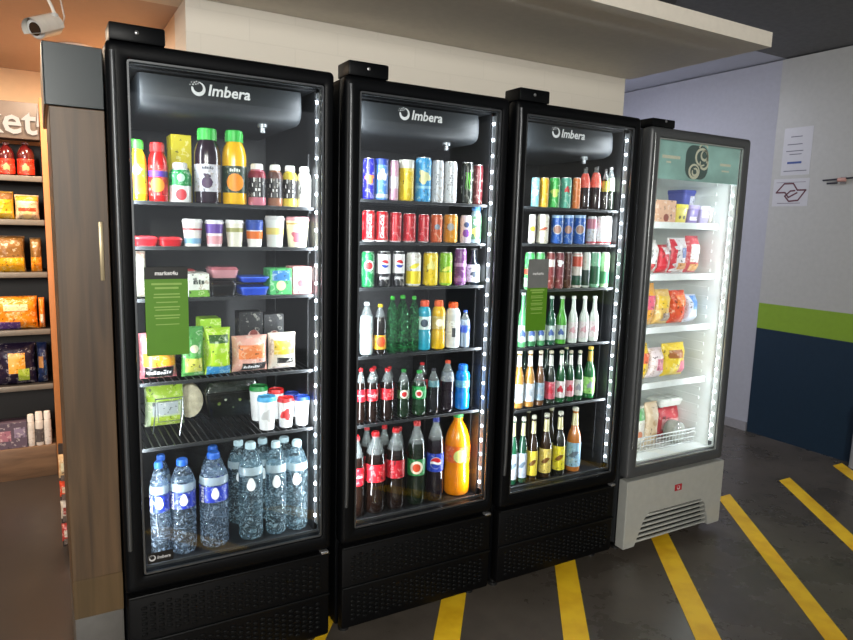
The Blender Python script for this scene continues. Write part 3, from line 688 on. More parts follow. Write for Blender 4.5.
 ('pouch', 0.3452, 2.404, 0.831, 0.0657, 0.06, 0.154, {'c': 'b8c8a0', 'd': [('rect', 0, 0.62, 1, 1, '98b838'), ('rect', 0.15, 0.3, 0.85, 0.6, 'a8b0b0'), ('rect', 0.1, 0.02, 0.9, 0.26, 'a8c040')]}, 'green and white salad tray pack, first from left on fifth shelf of left black fridge', 'packet', 'packs on the fifth shelf of the left black fridge'),
 ('wrap', 0.4383, 2.4635, 0.831, 0.0495, 0.045, 0.1298, {'c': 'c8b898', 'd': []}, 'round beige flatbread pack, second from left on fifth shelf of left black fridge', 'packet', 'packs on the fifth shelf of the left black fridge'),
 ('tray', 0.5882, 2.484, 0.831, 0.1042, 0.16, 0.1349, {'c': '0c0f0c', 'lid': '1a221a', 'd': [('disc', 0.2, 0.6, 0.035, '58682c'), ('disc', 0.33, 0.75, 0.025, 'a8b098'), ('disc', 0.62, 0.7, 0.03, '708040'), ('disc', 0.84, 0.6, 0.03, '98a890'), ('disc', 0.48, 0.4, 0.02, '687858')]}, 'black salad clamshell, third from left on fifth shelf of left black fridge', 'food tray', 'packs on the fifth shelf of the left black fridge'),
 ('cup', 0.6528, 2.2151, 0.831, 0.0331, 0, 0.1168, {'c': 'f0f0f0', 'lid': '50a8d8', 'd': [('blob', 0.45, 0.3, 'c8c8c8')]}, 'white dessert cup with pale blue lid, fourth from left, fifth shelf, left black fridge', 'cup', 'cups on the fifth shelf of the left black fridge'),
 ('cup', 0.7214, 2.2159, 0.831, 0.0292, 0, 0.1049, {'c': 'f0f0f0', 'lid': 'd82828', 'd': [('blob', 0.45, 0.3, 'd83838')]}, 'white dessert cup with red lid, fifth from left on fifth shelf of left black fridge', 'cup', 'cups on the fifth shelf of the left black fridge'),
 ('cup', 0.7804, 2.2149, 0.831, 0.0283, 0, 0.1044, {'c': 'f0f0f0', 'lid': '2048a8', 'd': [('blob', 0.45, 0.3, 'c8c8c8')]}, 'white dessert cup with dark blue lid, sixth from left, fifth shelf, left black fridge', 'cup', 'cups on the fifth shelf of the left black fridge'),
 ('cup', 0.6587, 2.3357, 0.831, 0.0333, 0, 0.1265, {'c': 'e8e8e8', 'lid': '188038', 'd': []}, 'white dessert cup with green lid, first from left, back row, fifth shelf, left black fridge', 'cup', 'cups on the fifth shelf of the left black fridge'),
 ('cup', 0.7224, 2.3307, 0.831, 0.029, 0, 0.1091, {'c': 'e8e8e8', 'lid': 'c82020', 'd': []}, 'white dessert cup with red lid, second from left, back row, fifth shelf, left black fridge', 'cup', 'cups on the fifth shelf of the left black fridge'),
 ('cup', 0.781, 2.3296, 0.831, 0.028, 0, 0.0899, {'c': 'e8e8e8', 'lid': '183890', 'd': []}, 'white dessert cup with navy lid, third from left, back row, fifth shelf, left black fridge', 'cup', 'cups on the fifth shelf of the left black fridge'),
 ('water', 0.2949, 2.2124, 0.442, 0.0304, 0, 0.3266, {'c': 'c4d8ec', 'cap': '2060c0', 'label': (0.5, 0.67, '2038b0'), 'd': [('drop', 0.585, 0.12, 'f4f4ff'), ('strokes', 0.585, 0.05, 'f0f0ff', 1, 6)]}, 'water bottle with blue label and blue cap, first from left, bottom shelf, left black fridge', 'bottle', 'bottles on the bottom shelf of the left black fridge'),
 ('water', 0.3697, 2.224, 0.442, 0.042, 0, 0.3208, {'c': 'c4d8ec', 'cap': '2060c0', 'label': (0.5, 0.67, '2038b0'), 'd': [('drop', 0.585, 0.12, 'f4f4ff'), ('strokes', 0.585, 0.05, 'f0f0ff', 1, 6)]}, 'water bottle with blue label and blue cap, second from left, bottom shelf, left black fridge', 'bottle', 'bottles on the bottom shelf of the left black fridge'),
 ('water', 0.4723, 2.2305, 0.442, 0.0485, 0, 0.3268, {'c': 'c4d8ec', 'cap': '2060c0', 'label': (0.5, 0.67, '2038b0'), 'd': [('drop', 0.585, 0.12, 'f4f4ff'), ('strokes', 0.585, 0.05, 'f0f0ff', 1, 6)]}, 'water bottle with blue label and blue cap, third from left, bottom shelf, left black fridge', 'bottle', 'bottles on the bottom shelf of the left black fridge'),
 ('water', 0.5973, 2.2244, 0.442, 0.0424, 0, 0.3453, {'c': 'c0dae6', 'cap': 'b8d0d8', 'label': None, 'd': [('drop', 0.58, 0.13, 'f4f8f8'), ('strokes', 0.58, 0.05, '102838', 1, 6)]}, 'clear water bottle with white drop mark, fourth from left, bottom shelf, left black fridge', 'bottle', 'bottles on the bottom shelf of the left black fridge'),
 ('water', 0.6863, 2.2222, 0.442, 0.0371, 0, 0.3365, {'c': 'c0dae6', 'cap': 'b8d0d8', 'label': None, 'd': [('drop', 0.58, 0.13, 'f4f8f8'), ('strokes', 0.58, 0.05, '102838', 1, 6)]}, 'clear water bottle with white drop mark, fifth from left, bottom shelf, left black fridge', 'bottle', 'bottles on the bottom shelf of the left black fridge'),
 ('water', 0.7648, 2.2252, 0.442, 0.0399, 0, 0.3296, {'c': 'c0dae6', 'cap': 'b8d0d8', 'label': None, 'd': [('drop', 0.58, 0.13, 'f4f8f8'), ('strokes', 0.58, 0.05, '102838', 1, 6)]}, 'clear water bottle with white drop mark, sixth from left, bottom shelf, left black fridge', 'bottle', 'bottles on the bottom shelf of the left black fridge'),
 ('water', 0.3221, 2.3579, 0.442, 0.0309, 0, 0.299, {'c': 'c4d8ec', 'cap': '2060c0', 'label': (0.5, 0.67, '2038b0'), 'd': [('drop', 0.585, 0.12, 'f4f4ff'), ('strokes', 0.585, 0.05, 'f0f0ff', 1, 6)]}, 'water bottle with blue cap, first from left, back row, bottom shelf, left black fridge', 'bottle', 'bottles on the bottom shelf of the left black fridge'),
 ('water', 0.4994, 2.3668, 0.442, 0.0398, 0, 0.3017, {'c': 'c4d8ec', 'cap': '2060c0', 'label': (0.5, 0.67, '2038b0'), 'd': [('drop', 0.585, 0.12, 'f4f4ff'), ('strokes', 0.585, 0.05, 'f0f0ff', 1, 6)]}, 'water bottle with blue cap, second from left, back row, bottom shelf, left black fridge', 'bottle', 'bottles on the bottom shelf of the left black fridge'),
 ('water', 0.591, 2.3663, 0.442, 0.0393, 0, 0.3108, {'c': 'c0dae6', 'cap': 'b8d0d8', 'label': None, 'd': [('drop', 0.58, 0.13, 'f4f8f8'), ('strokes', 0.58, 0.05, '102838', 1, 6)]}, 'clear water bottle, third from left in back row, bottom shelf of left black fridge', 'bottle', 'bottles on the bottom shelf of the left black fridge'),
 ('water', 0.6811, 2.3675, 0.442, 0.0395, 0, 0.305, {'c': 'c0dae6', 'cap': 'b8d0d8', 'label': None, 'd': [('drop', 0.58, 0.13, 'f4f8f8'), ('strokes', 0.58, 0.05, '102838', 1, 6)]}, 'clear water bottle, fourth from left in back row, bottom shelf of left black fridge', 'bottle', 'bottles on the bottom shelf of the left black fridge'),
 ('water', 0.7645, 2.3705, 0.442, 0.0424, 0, 0.2976, {'c': 'c0dae6', 'cap': 'b8d0d8', 'label': None, 'd': [('drop', 0.58, 0.13, 'f4f8f8'), ('strokes', 0.58, 0.05, '102838', 1, 6)]}, 'clear water bottle, fifth from left in back row, bottom shelf of left black fridge', 'bottle', 'bottles on the bottom shelf of the left black fridge'),
 ('can', 1.0256, 2.204, 1.636, 0.022, 0, 0.1458, {'c': '2020a0', 'd': [('blob', 0.5, 0.3, 'e08048')]}, 'tall blue energy can with orange mark, first from left, top shelf, middle black fridge', 'can', 'cans on the top shelf of the middle black fridge'),
 ('can', 1.0776, 2.2061, 1.636, 0.0241, 0, 0.1462, {'c': '5088d8', 'd': [('blob', 0.6, 0.3, 'e8e8f8'), ('band', 0.0, 0.15, 'c8d0e0'), ('band', 0.85, 1, '2040a0')]}, 'tall blue and silver energy can, second from left on top shelf of middle black fridge', 'can', 'cans on the top shelf of the middle black fridge'),
 ('can', 1.1239, 2.1988, 1.636, 0.0168, 0, 0.1453, {'c': 'c898b0', 'd': [('band', 0.3, 0.6, 'd8d0d8')]}, 'tall pink and silver can, third from left on top shelf of middle black fridge', 'can', 'cans on the top shelf of the middle black fridge'),
 ('can', 1.181, 2.2105, 1.636, 0.0285, 0, 0.1501, {'c': 'd8b810', 'd': [('band', 0.8, 1, 'd8d8d0'), ('blob', 0.4, 0.2, 'e8d040')]}, 'tall yellow can, fourth from left on top shelf of middle black fridge', 'can', 'cans on the top shelf of the middle black fridge'),
 ('can', 1.2544, 2.2129, 1.636, 0.0309, 0, 0.1663, {'c': '3898d0', 'd': [('band', 0.3, 0.36, '90c8e8'), ('blob', 0.55, 0.3, 'd8d8a0')]}, 'tall light blue can, fifth from left on top shelf of middle black fridge', 'can', 'cans on the top shelf of the middle black fridge'),
 ('can', 1.3128, 2.2054, 1.636, 0.0234, 0, 0.1589, {'c': 'c8ccd0', 'd': [('strokes', 0.55, 0.09, '808890', 1, 5)]}, 'tall plain silver can, sixth from left on top shelf of middle black fridge', 'can', 'cans on the top shelf of the middle black fridge'),
 ('can', 1.3714, 2.2076, 1.636, 0.0256, 0, 0.1594, {'c': 'd8dce0', 'd': [('strokes', 0.55, 0.09, '909098', 1, 5)]}, 'tall plain silver can, seventh from left on top shelf of middle black fridge', 'can', 'cans on the top shelf of the middle black fridge'),
 ('can', 1.4504, 2.21, 1.636, 0.0241, 0, 0.1612, {'c': '141a14', 'd': [('claw', 0.55, 0.4, '60c830')]}, 'tall black can with green claw mark, eighth from left, top shelf, middle black fridge', 'can', 'cans on the top shelf of the middle black fridge'),
 ('can', 1.4969, 2.2063, 1.636, 0.0209, 0, 0.1549, {'c': '582024', 'd': []}, 'tall dark red can, ninth from left on top shelf of middle black fridge', 'can', 'cans on the top shelf of the middle black fridge'),
 ('can', 1.0285, 2.2058, 1.486, 0.0238, 0, 0.1133, {'c': 'c80c18', 'd': [('text', 'Coca-Cola', 0.5, 0.2, 'f4f4f4', 1), ('band', 0, 0.06, 'd8d8d8')]}, 'red cola can with white script, first from left on second shelf of middle black fridge', 'can', 'cans on the second shelf of the middle black fridge'),
 ('can', 1.0817, 2.2061, 1.486, 0.0241, 0, 0.1116, {'c': 'c80c18', 'd': [('text', 'Coca-Cola', 0.5, 0.2, 'f4f4f4', 1), ('band', 0, 0.06, 'd8d8d8')]}, 'red cola can with white script, second from left on second shelf of middle black fridge', 'can', 'cans on the second shelf of the middle black fridge'),
 ('can', 1.1373, 2.2045, 1.486, 0.0225, 0, 0.1098, {'c': 'b81020', 'd': [('band', 0, 0.05, 'd0d0d0')]}, 'plain-sided red cola can, third from left on second shelf of middle black fridge', 'can', 'cans on the second shelf of the middle black fridge'),
 ('can', 1.1962, 2.2067, 1.486, 0.0247, 0, 0.1081, {'c': 'b81020', 'd': [('band', 0, 0.05, 'd0d0d0')]}, 'plain-sided red cola can, fourth from left on second shelf of middle black fridge', 'can', 'cans on the second shelf of the middle black fridge'),
 ('can', 1.2555, 2.2032, 1.486, 0.0212, 0, 0.1063, {'c': 'b81020', 'd': [('band', 0, 0.05, 'd0d0d0')]}, 'plain-sided red cola can, fifth from left on second shelf of middle black fridge', 'can', 'cans on the second shelf of the middle black fridge'),
 ('can', 1.3128, 2.2054, 1.486, 0.0234, 0, 0.1081, {'c': 'c05020', 'd': [('disc', 0.55, 0.1, '8090a0')]}, 'copper orange soda can, sixth from left on second shelf of middle black fridge', 'can', 'cans on the second shelf of the middle black fridge'),
 ('can', 1.3797, 2.2096, 1.486, 0.0276, 0, 0.1103, {'c': 'd08818', 'd': [('disc', 0.55, 0.13, 'a8a8a8')]}, 'amber soda can with grey mark, seventh from left on second shelf of middle black fridge', 'can', 'cans on the second shelf of the middle black fridge'),
 ('can', 1.45, 2.208, 1.486, 0.0224, 0, 0.1087, {'c': 'd0c8d8', 'd': [('disc', 0.35, 0.14, '7838a0'), ('disc', 0.65, 0.1, '384878')]}, 'white and purple soda can, eighth from left on second shelf of middle black fridge', 'can', 'cans on the second shelf of the middle black fridge'),
 ('juice', 1.4964, 2.2083, 1.486, 0.0226, 0, 0.1499, {'c': '98b0b8', 'cap': '4888c8', 'label': (0.1, 0.7, '508058'), 'd': [('blob', 0.3, 0.2, 'e8e060'), ('blob', 0.55, 0.12, 'c8e0f0')]}, 'slim bottle with blue cap and yellow-green label, ninth from left, second shelf, middle black fridge', 'bottle', 'bottles on the second shelf of the middle black fridge'),
 ('can', 1.0285, 2.2058, 1.321, 0.0238, 0, 0.1311, {'c': '208048', 'd': [('disc', 0.6, 0.16, 'f0f0f0'), ('disc', 0.6, 0.11, 'd02828')]}, 'green soda can with red emblem, first from left on third shelf of middle black fridge', 'can', 'cans on the third shelf of the middle black fridge'),
 ('can', 1.0931, 2.2081, 1.321, 0.0261, 0, 0.1313, {'c': '101014', 'd': [('band', 0.38, 0.92, 'e8e8e8'), ('globe', 0.65, 0.24), ('text', 'pepsi', 0.25, 0.1, 'f0f0f0')]}, 'black can with red and blue globe, second from left, third shelf, middle black fridge', 'can', 'cans on the third shelf of the middle black fridge'),
 ('can', 1.1543, 2.2046, 1.321, 0.0226, 0, 0.1318, {'c': '101014', 'd': [('band', 0.38, 0.92, 'e8e8e8'), ('globe', 0.65, 0.24), ('text', 'pepsi', 0.25, 0.1, 'f0f0f0')]}, 'black can with red and blue globe, third from left, third shelf, middle black fridge', 'can', 'cans on the third shelf of the middle black fridge'),
 ('can', 1.2202, 2.2107, 1.321, 0.0287, 0, 0.1281, {'c': 'e0e0d8', 'd': [('band', 0, 0.45, 'e0c810'), ('swash', 0.6, 0.2, 'e8d838')]}, 'white and yellow soda can, fourth from left on third shelf of middle black fridge', 'can', 'cans on the third shelf of the middle black fridge'),
 ('can', 1.2959, 2.2112, 1.321, 0.0292, 0, 0.1284, {'c': 'e0c000', 'd': [('blob', 0.6, 0.2, 'e8e080')]}, 'yellow soda can, fifth from left on third shelf of middle black fridge', 'can', 'cans on the third shelf of the middle black fridge'),
 ('can', 1.3622, 2.2076, 1.321, 0.0256, 0, 0.1289, {'c': '80b820', 'd': [('band', 0, 0.4, 'd8d020'), ('swash', 0.5, 0.2, 'e0e060')]}, 'lime green and yellow soda can, sixth from left on third shelf of middle black fridge', 'can', 'cans on the third shelf of the middle black fridge'),
 ('can', 1.4289, 2.2059, 1.321, 0.0239, 0, 0.1449, {'c': '703878', 'd': [('band', 0.5, 0.6, 'c090c0'), ('band', 0.1, 0.2, 'a068a8')]}, 'purple soda can, seventh from left on third shelf of middle black fridge', 'can', 'cans on the third shelf of the middle black fridge'),
 ('beer', 1.4928, 2.2102, 1.321, 0.0282, 0, 0.1452, {'c': '1a2028', 'cap': '202020', 'label': (0.08, 0.55, 'd0d4d8'), 'd': [('blob', 0.3, 0.14, '404858')]}, 'small dark bottle with white label, eighth from left on third shelf of middle black fridge', 'bottle', 'bottles on the third shelf of the middle black fridge'),
 ('soda', 1.0273, 2.2077, 1.07, 0.0257, 0, 0.195, {'c': 'b8c8c8', 'cap': 'c8d0d0', 'label': (0.4, 0.62, '98a8a8'), 'd': []}, 'clear soda bottle with silver label, first from left on fourth shelf of middle black fridge', 'bottle', 'bottles on the fourth shelf of the middle black fridge'),
 ('soda', 1.0817, 2.2061, 1.07, 0.0241, 0, 0.1859, {'c': '181410', 'cap': 'd8b818', 'label': (0.1, 0.38, 'e0a818'), 'd': [('disc', 0.25, 0.12, 'e05020')]}, 'dark soda bottle with yellow cap, second from left on fourth shelf of middle black fridge', 'bottle', 'bottles on the fourth shelf of the middle black fridge'),
 ('soda', 1.1315, 2.2045, 1.07, 0.0205, 0, 0.2146, {'c': '60c080', 'cap': '30a828', 'label': None, 'd': []}, 'clear green soda bottle with green cap, third from left, fourth shelf, middle black fridge', 'bottle', 'bottles on the fourth shelf of the middle black fridge'),
 ('soda', 1.178, 2.2105, 1.07, 0.0245, 0, 0.2164, {'c': '60c080', 'cap': '30a828', 'label': None, 'd': []}, 'clear green soda bottle with green cap, fourth from left, fourth shelf, middle black fridge', 'bottle', 'bottles on the fourth shelf of the middle black fridge'),
 ('soda', 1.2254, 2.2069, 1.07, 0.0214, 0, 0.2117, {'c': '60c080', 'cap': '30a828', 'label': None, 'd': []}, 'clear green soda bottle with green cap, fifth from left, fourth shelf, middle black fridge', 'bottle', 'bottles on the fourth shelf of the middle black fridge'),
 ('sport', 1.275, 2.211, 1.07, 0.0266, 0, 0.1943, {'c': '2898b0', 'cap': 'e05020', 'label': (0.42, 0.68, 'd8e8e8'), 'd': [('disc', 0.55, 0.08, '384858')]}, 'teal sports drink with orange cap, sixth from left on fourth shelf of middle black fridge', 'bottle', 'bottles on the fourth shelf of the middle black fridge'),
 ('sport', 1.338, 2.2094, 1.07, 0.0274, 0, 0.1924, {'c': 'e0b010', 'cap': 'e06018', 'label': (0.42, 0.68, 'c8b060'), 'd': [('disc', 0.55, 0.08, 'f0e8d0')]}, 'yellow sports drink with orange cap, seventh from left on fourth shelf of middle black fridge', 'bottle', 'bottles on the fourth shelf of the middle black fridge'),
 ('sport', 1.4067, 2.2118, 1.07, 0.0298, 0, 0.1819, {'c': 'd8dcdc', 'cap': 'e05818', 'label': (0.3, 0.6, 'e8ecec'), 'd': [('rect2', 0.35, 0.2, '404448')]}, 'white sports drink with orange cap, eighth from left on fourth shelf of middle black fridge', 'bottle', 'bottles on the fourth shelf of the middle black fridge'),
 ('soda', 1.4597, 2.202, 1.07, 0.02, 0, 0.1489, {'c': '8898a8', 'cap': '2050b8', 'label': (0.4, 0.6, '2848a8'), 'd': []}, 'small blue-capped clear bottle, ninth from left on fourth shelf of middle black fridge', 'bottle', 'bottles on the fourth shelf of the middle black fridge'),
 ('soda', 1.0037, 2.2002, 0.812, 0.0182, 0, 0.2081, {'c': '180c08', 'cap': 'c01820', 'label': (0.4, 0.62, 'd01828'), 'd': [('text', 'Coca-Cola', 0.51, 0.09, 'f4f4f4')]}, 'small cola bottle with red label and script, first from left, fifth shelf, middle black fridge', 'bottle', 'bottles on the fifth shelf of the middle black fridge'),
 ('soda', 1.0529, 2.206, 0.812, 0.024, 0, 0.2027, {'c': '180c08', 'cap': 'c01820', 'label': (0.4, 0.62, 'd01828'), 'd': [('text', 'Coca-Cola', 0.51, 0.09, 'f4f4f4')]}, 'small cola bottle with red label and script, second from left, fifth shelf, middle black fridge', 'bottle', 'bottles on the fifth shelf of the middle black fridge'),
 ('soda', 1.1182, 2.2082, 0.812, 0.0262, 0, 0.1966, {'c': '180c08', 'cap': 'c01820', 'label': (0.4, 0.62, 'd01828'), 'd': []}, 'small cola bottle with plain red label, third from left, fifth shelf, middle black fridge', 'bottle', 'bottles on the fifth shelf of the middle black fridge'),
 ('soda', 1.1876, 2.2067, 0.812, 0.0247, 0, 0.187, {'c': '142818', 'cap': '188030', 'label': (0.4, 0.58, '406038'), 'd': [('disc', 0.5, 0.09, 'f0e8d8'), ('disc', 0.5, 0.055, 'c02020')]}, 'dark green soda bottle with round emblem, fourth from left, fifth shelf, middle black fridge', 'bottle', 'bottles on the fifth shelf of the middle black fridge'),
 ('soda', 1.26, 2.211, 0.812, 0.029, 0, 0.1759, {'c': '183820', 'cap': '20a040', 'label': (0.38, 0.66, '109848'), 'd': [('disc', 0.5, 0.09, 'f0e8d8'), ('disc', 0.5, 0.055, 'c02020')]}, 'green soda bottle with bright green label, fifth from left, fifth shelf, middle black fridge', 'bottle', 'bottles on the fifth shelf of the middle black fridge'),
 ('soda', 1.3219, 2.2054, 0.812, 0.0234, 0, 0.1797, {'c': '14181c', 'cap': '303038', 'label': (0.6, 0.74, '508088'), 'd': []}, 'dark soda bottle with teal neck label, sixth from left, fifth shelf, middle black fridge', 'bottle', 'bottles on the fifth shelf of the middle black fridge'),
 ('soda', 1.389, 2.2097, 0.812, 0.0277, 0, 0.206, {'c': '201820', 'cap': 'c84828', 'label': (0.6, 0.78, '707880'), 'd': []}, 'dark bottle with grey label, orange cap, seventh from left, fifth shelf, middle black fridge', 'bottle', 'bottles on the fifth shelf of the middle black fridge'),
 ('sport', 1.464, 2.2121, 0.812, 0.0301, 0, 0.1829, {'c': '1078d8', 'cap': '1868c8', 'label': (0.5, 0.66, '58a0c8'), 'd': []}, 'bright blue sports drink bottle, eighth from left on fifth shelf of middle black fridge', 'bottle', 'bottles on the fifth shelf of the middle black fridge'),
 ('soda', 0.9956, 2.213, 0.442, 0.031, 0, 0.3174, {'c': '180c08', 'cap': 'c01820', 'label': (0.4, 0.62, 'd01828'), 'd': [('text', 'Coca-Cola', 0.51, 0.09, 'f4f4f4')]}, 'large cola bottle with red label and script, first from left, bottom shelf, middle black fridge', 'bottle', 'bottles on the bottom shelf of the middle black fridge'),
 ('soda', 1.0796, 2.223, 0.442, 0.041, 0, 0.3185, {'c': '180c08', 'cap': 'c01820', 'label': (0.4, 0.62, 'd01828'), 'd': []}, 'large cola bottle with red label, second from left on bottom shelf of middle black fridge', 'bottle', 'bottles on the bottom shelf of the middle black fridge'),
 ('soda', 1.1667, 2.22, 0.442, 0.038, 0, 0.3235, {'c': '180c08', 'cap': 'c01820', 'label': (0.4, 0.62, 'b81828'), 'd': []}, 'large cola bottle with dark red label, third from left, bottom shelf, middle black fridge', 'bottle', 'bottles on the bottom shelf of the middle black fridge'),
 ('soda', 1.26, 2.2188, 0.442, 0.0368, 0, 0.3402, {'c': '101c10', 'cap': 'c03030', 'label': (0.36, 0.56, '208040'), 'd': [('disc', 0.46, 0.08, 'f0e0c8'), ('disc', 0.46, 0.05, 'd04820')]}, 'large dark green soda bottle with red cap, fourth from left, bottom shelf, middle black fridge', 'bottle', 'bottles on the bottom shelf of the middle black fridge'),
 ('soda', 1.3474, 2.2174, 0.442, 0.0354, 0, 0.346, {'c': '181018', 'cap': '203090', 'label': (0.36, 0.58, '2040b8'), 'd': [('globe', 0.47, 0.14)]}, 'large dark soda bottle with blue label, fifth from left, bottom shelf, middle black fridge', 'bottle', 'bottles on the bottom shelf of the middle black fridge'),
 ('soda', 1.4657, 2.2366, 0.442, 0.0546, 0, 0.3432, {'c': 'f08808', 'cap': '40a050', 'label': (0.42, 0.62, 'e06008'), 'd': [('disc', 0.5, 0.08, 'd8e080')], 'full': 1}, 'large orange soda bottle, sixth from left on bottom shelf of middle black fridge', 'bottle', 'bottles on the bottom shelf of the middle black fridge'),
 ('soda', 1.09, 2.3241, 0.442, 0.0271, 0, 0.3128, {'c': '180c08', 'cap': 'c01820', 'label': (0.4, 0.62, 'd01828'), 'd': []}, 'large cola bottle, first from left in back row, bottom shelf of middle black fridge', 'bottle', 'bottles on the bottom shelf of the middle black fridge'),
 ('soda', 1.1683, 2.3245, 0.442, 0.0275, 0, 0.3064, {'c': '180c08', 'cap': 'c01820', 'label': (0.4, 0.62, 'd01828'), 'd': []}, 'large cola bottle, second from left in back row, bottom shelf of middle black fridge', 'bottle', 'bottles on the bottom shelf of the middle black fridge'),
 ('soda', 1.2356, 2.3169, 0.442, 0.0199, 0, 0.2911, {'c': '180c08', 'cap': 'c01820', 'label': (0.4, 0.62, 'd01828'), 'd': []}, 'large cola bottle, third from left in back row, bottom shelf of middle black fridge', 'bottle', 'bottles on the bottom shelf of the middle black fridge'),
 ('soda', 1.1151, 2.3183, 0.812, 0.0213, 0, 0.1827, {'c': '180c08', 'cap': 'c01820', 'label': (0.4, 0.62, 'd01828'), 'd': []}, 'small dark soda bottle, first from left in back row, fifth shelf of middle black fridge', 'bottle', 'bottles on the fifth shelf of the middle black fridge'),
 ('soda', 1.1819, 2.3167, 0.812, 0.0197, 0, 0.1775, {'c': '180c08', 'cap': 'c01820', 'label': (0.4, 0.62, 'd01828'), 'd': []}, 'small dark soda bottle, second from left in back row, fifth shelf of middle black fridge', 'bottle', 'bottles on the fifth shelf of the middle black fridge'),
 ('soda', 1.3346, 2.3214, 0.812, 0.0244, 0, 0.1805, {'c': '180c08', 'cap': 'c01820', 'label': (0.4, 0.62, 'd01828'), 'd': []}, 'small dark soda bottle, third from left in back row, fifth shelf of middle black fridge', 'bottle', 'bottles on the fifth shelf of the middle black fridge'),
 ('can', 1.7824, 2.1988, 1.638, 0.0168, 0, 0.1209, {'c': '78b8c0', 'd': [('blob', 0.5, 0.2, 'd8e8e8')]}, 'tall slim teal can, first from left on top shelf of right black fridge', 'can', 'cans on the top shelf of the right black fridge'),
 ('can', 1.8305, 2.201, 1.638, 0.019, 0, 0.1238, {'c': 'd8a818', 'd': []}, 'tall slim yellow can, second from left on top shelf of right black fridge', 'can', 'cans on the top shelf of the right black fridge'),
 ('can', 1.8896, 2.2054, 1.638, 0.0234, 0, 0.1274, {'c': '38a048', 'd': [('blob', 0.5, 0.25, 'b8d868')]}, 'tall slim green can, third from left on top shelf of right black fridge', 'can', 'cans on the top shelf of the right black fridge'),
 ('can', 1.9521, 2.2056, 1.638, 0.0236, 0, 0.131, {'c': '58a890', 'd': [('blob', 0.6, 0.15, 'c03838')]}, 'tall slim mint green can, fourth from left on top shelf of right black fridge', 'can', 'cans on the top shelf of the right black fridge'),
 ('can', 2.007, 2.1992, 1.638, 0.0172, 0, 0.1338, {'c': 'd87838', 'd': []}, 'tall slim orange can, fifth from left on top shelf of right black fridge', 'can', 'cans on the top shelf of the right black fridge'),
 ('soda', 2.0582, 2.2037, 1.638, 0.0217, 0, 0.1789, {'c': '241010', 'cap': '303030', 'label': (0.52, 0.86, 'e05848'), 'd': []}, 'small cola bottle with coral label, sixth from left on top shelf of right black fridge', 'bottle', 'bottles on the top shelf of the right black fridge'),
 ('soda', 2.1235, 2.2061, 1.638, 0.0241, 0, 0.1874, {'c': '241010', 'cap': '303030', 'label': (0.52, 0.86, 'e86858'), 'd': []}, 'small cola bottle with coral label, seventh from left on top shelf of right black fridge', 'bottle', 'bottles on the top shelf of the right black fridge'),
 ('soda', 2.1742, 2.1996, 1.638, 0.0151, 0, 0.1818, {'c': '201810', 'cap': '303030', 'label': (0.45, 0.7, 'a0a030'), 'd': []}, 'small dark bottle with yellow-green label, eighth from left on top shelf of right black fridge', 'bottle', 'bottles on the top shelf of the right black fridge'),
 ('soda', 2.2099, 2.2042, 1.638, 0.0191, 0, 0.1907, {'c': '182018', 'cap': 'b0b0b0', 'label': (0.45, 0.75, 'a8b8a0'), 'd': []}, 'small dark bottle with silver-green label, ninth from left on top shelf of right black fridge', 'bottle', 'bottles on the top shelf of the right black fridge'),
 ('can', 1.7726, 2.1966, 1.488, 0.0146, 0, 0.1207, {'c': 'e0e0d8', 'd': [('disc', 0.5, 0.2, 'e0b020')]}, 'white soda can with yellow fruit, first from left on second shelf of right black fridge', 'can', 'cans on the second shelf of the right black fridge'),
 ('can', 1.8386, 2.2074, 1.488, 0.0254, 0, 0.1228, {'c': 'e0dcc8', 'd': [('swash', 0.5, 0.15, 'b85838')]}, 'cream soda can with red leaf mark, second from left, second shelf, right black fridge', 'can', 'cans on the second shelf of the right black fridge'),
 ('can', 1.9169, 2.2077, 1.488, 0.0257, 0, 0.1211, {'c': '1858b0', 'd': [('disc', 0.5, 0.22, 'c8d0d8'), ('disc', 0.5, 0.14, 'b08878'), ('band', 0.9, 1, 'a0c0e0')]}, 'blue beer can with pale oval, third from left on second shelf of right black fridge', 'can', 'cans on the second shelf of the right black fridge'),
 ('can', 1.9761, 2.2035, 1.488, 0.0215, 0, 0.1229, {'c': '1858b0', 'd': [('disc', 0.5, 0.22, 'c8d0d8'), ('disc', 0.5, 0.14, 'b08878'), ('band', 0.9, 1, 'a0c0e0')]}, 'blue beer can with pale oval, fourth from left on second shelf of right black fridge', 'can', 'cans on the second shelf of the right black fridge'),
 ('can', 2.0445, 2.2081, 1.488, 0.0261, 0, 0.1251, {'c': '1858b0', 'd': [('disc', 0.5, 0.22, 'c8d0d8'), ('disc', 0.5, 0.14, 'b08878'), ('band', 0.9, 1, 'a0c0e0')]}, 'blue beer can with pale oval, fifth from left on second shelf of right black fridge', 'can', 'cans on the second shelf of the right black fridge'),
 ('can', 2.1123, 2.2039, 1.488, 0.0219, 0, 0.1228, {'c': 'c8ccd0', 'd': [('band', 0.55, 0.9, 'c07888'), ('band', 0, 0.1, 'b83848')]}, 'silver can with pink top half, sixth from left on second shelf of right black fridge', 'can', 'cans on the second shelf of the right black fridge'),
 ('can', 2.1635, 2.2018, 1.488, 0.017, 0, 0.1245, {'c': 'd8dadc', 'd': [('band', 0, 0.1, 'c03038')]}, 'silver beer can with red foot, seventh from left on second shelf of right black fridge', 'can', 'cans on the second shelf of the right black fridge'),
 ('can', 2.2068, 2.2109, 1.488, 0.0249, 0, 0.1269, {'c': 'e0e2e4', 'd': [('band', 0, 0.1, 'c03038'), ('blob', 0.6, 0.14, 'b8b8c0')]}, 'silver beer can with red foot, eighth from left on second shelf of right black fridge', 'can', 'cans on the second shelf of the right black fridge'),
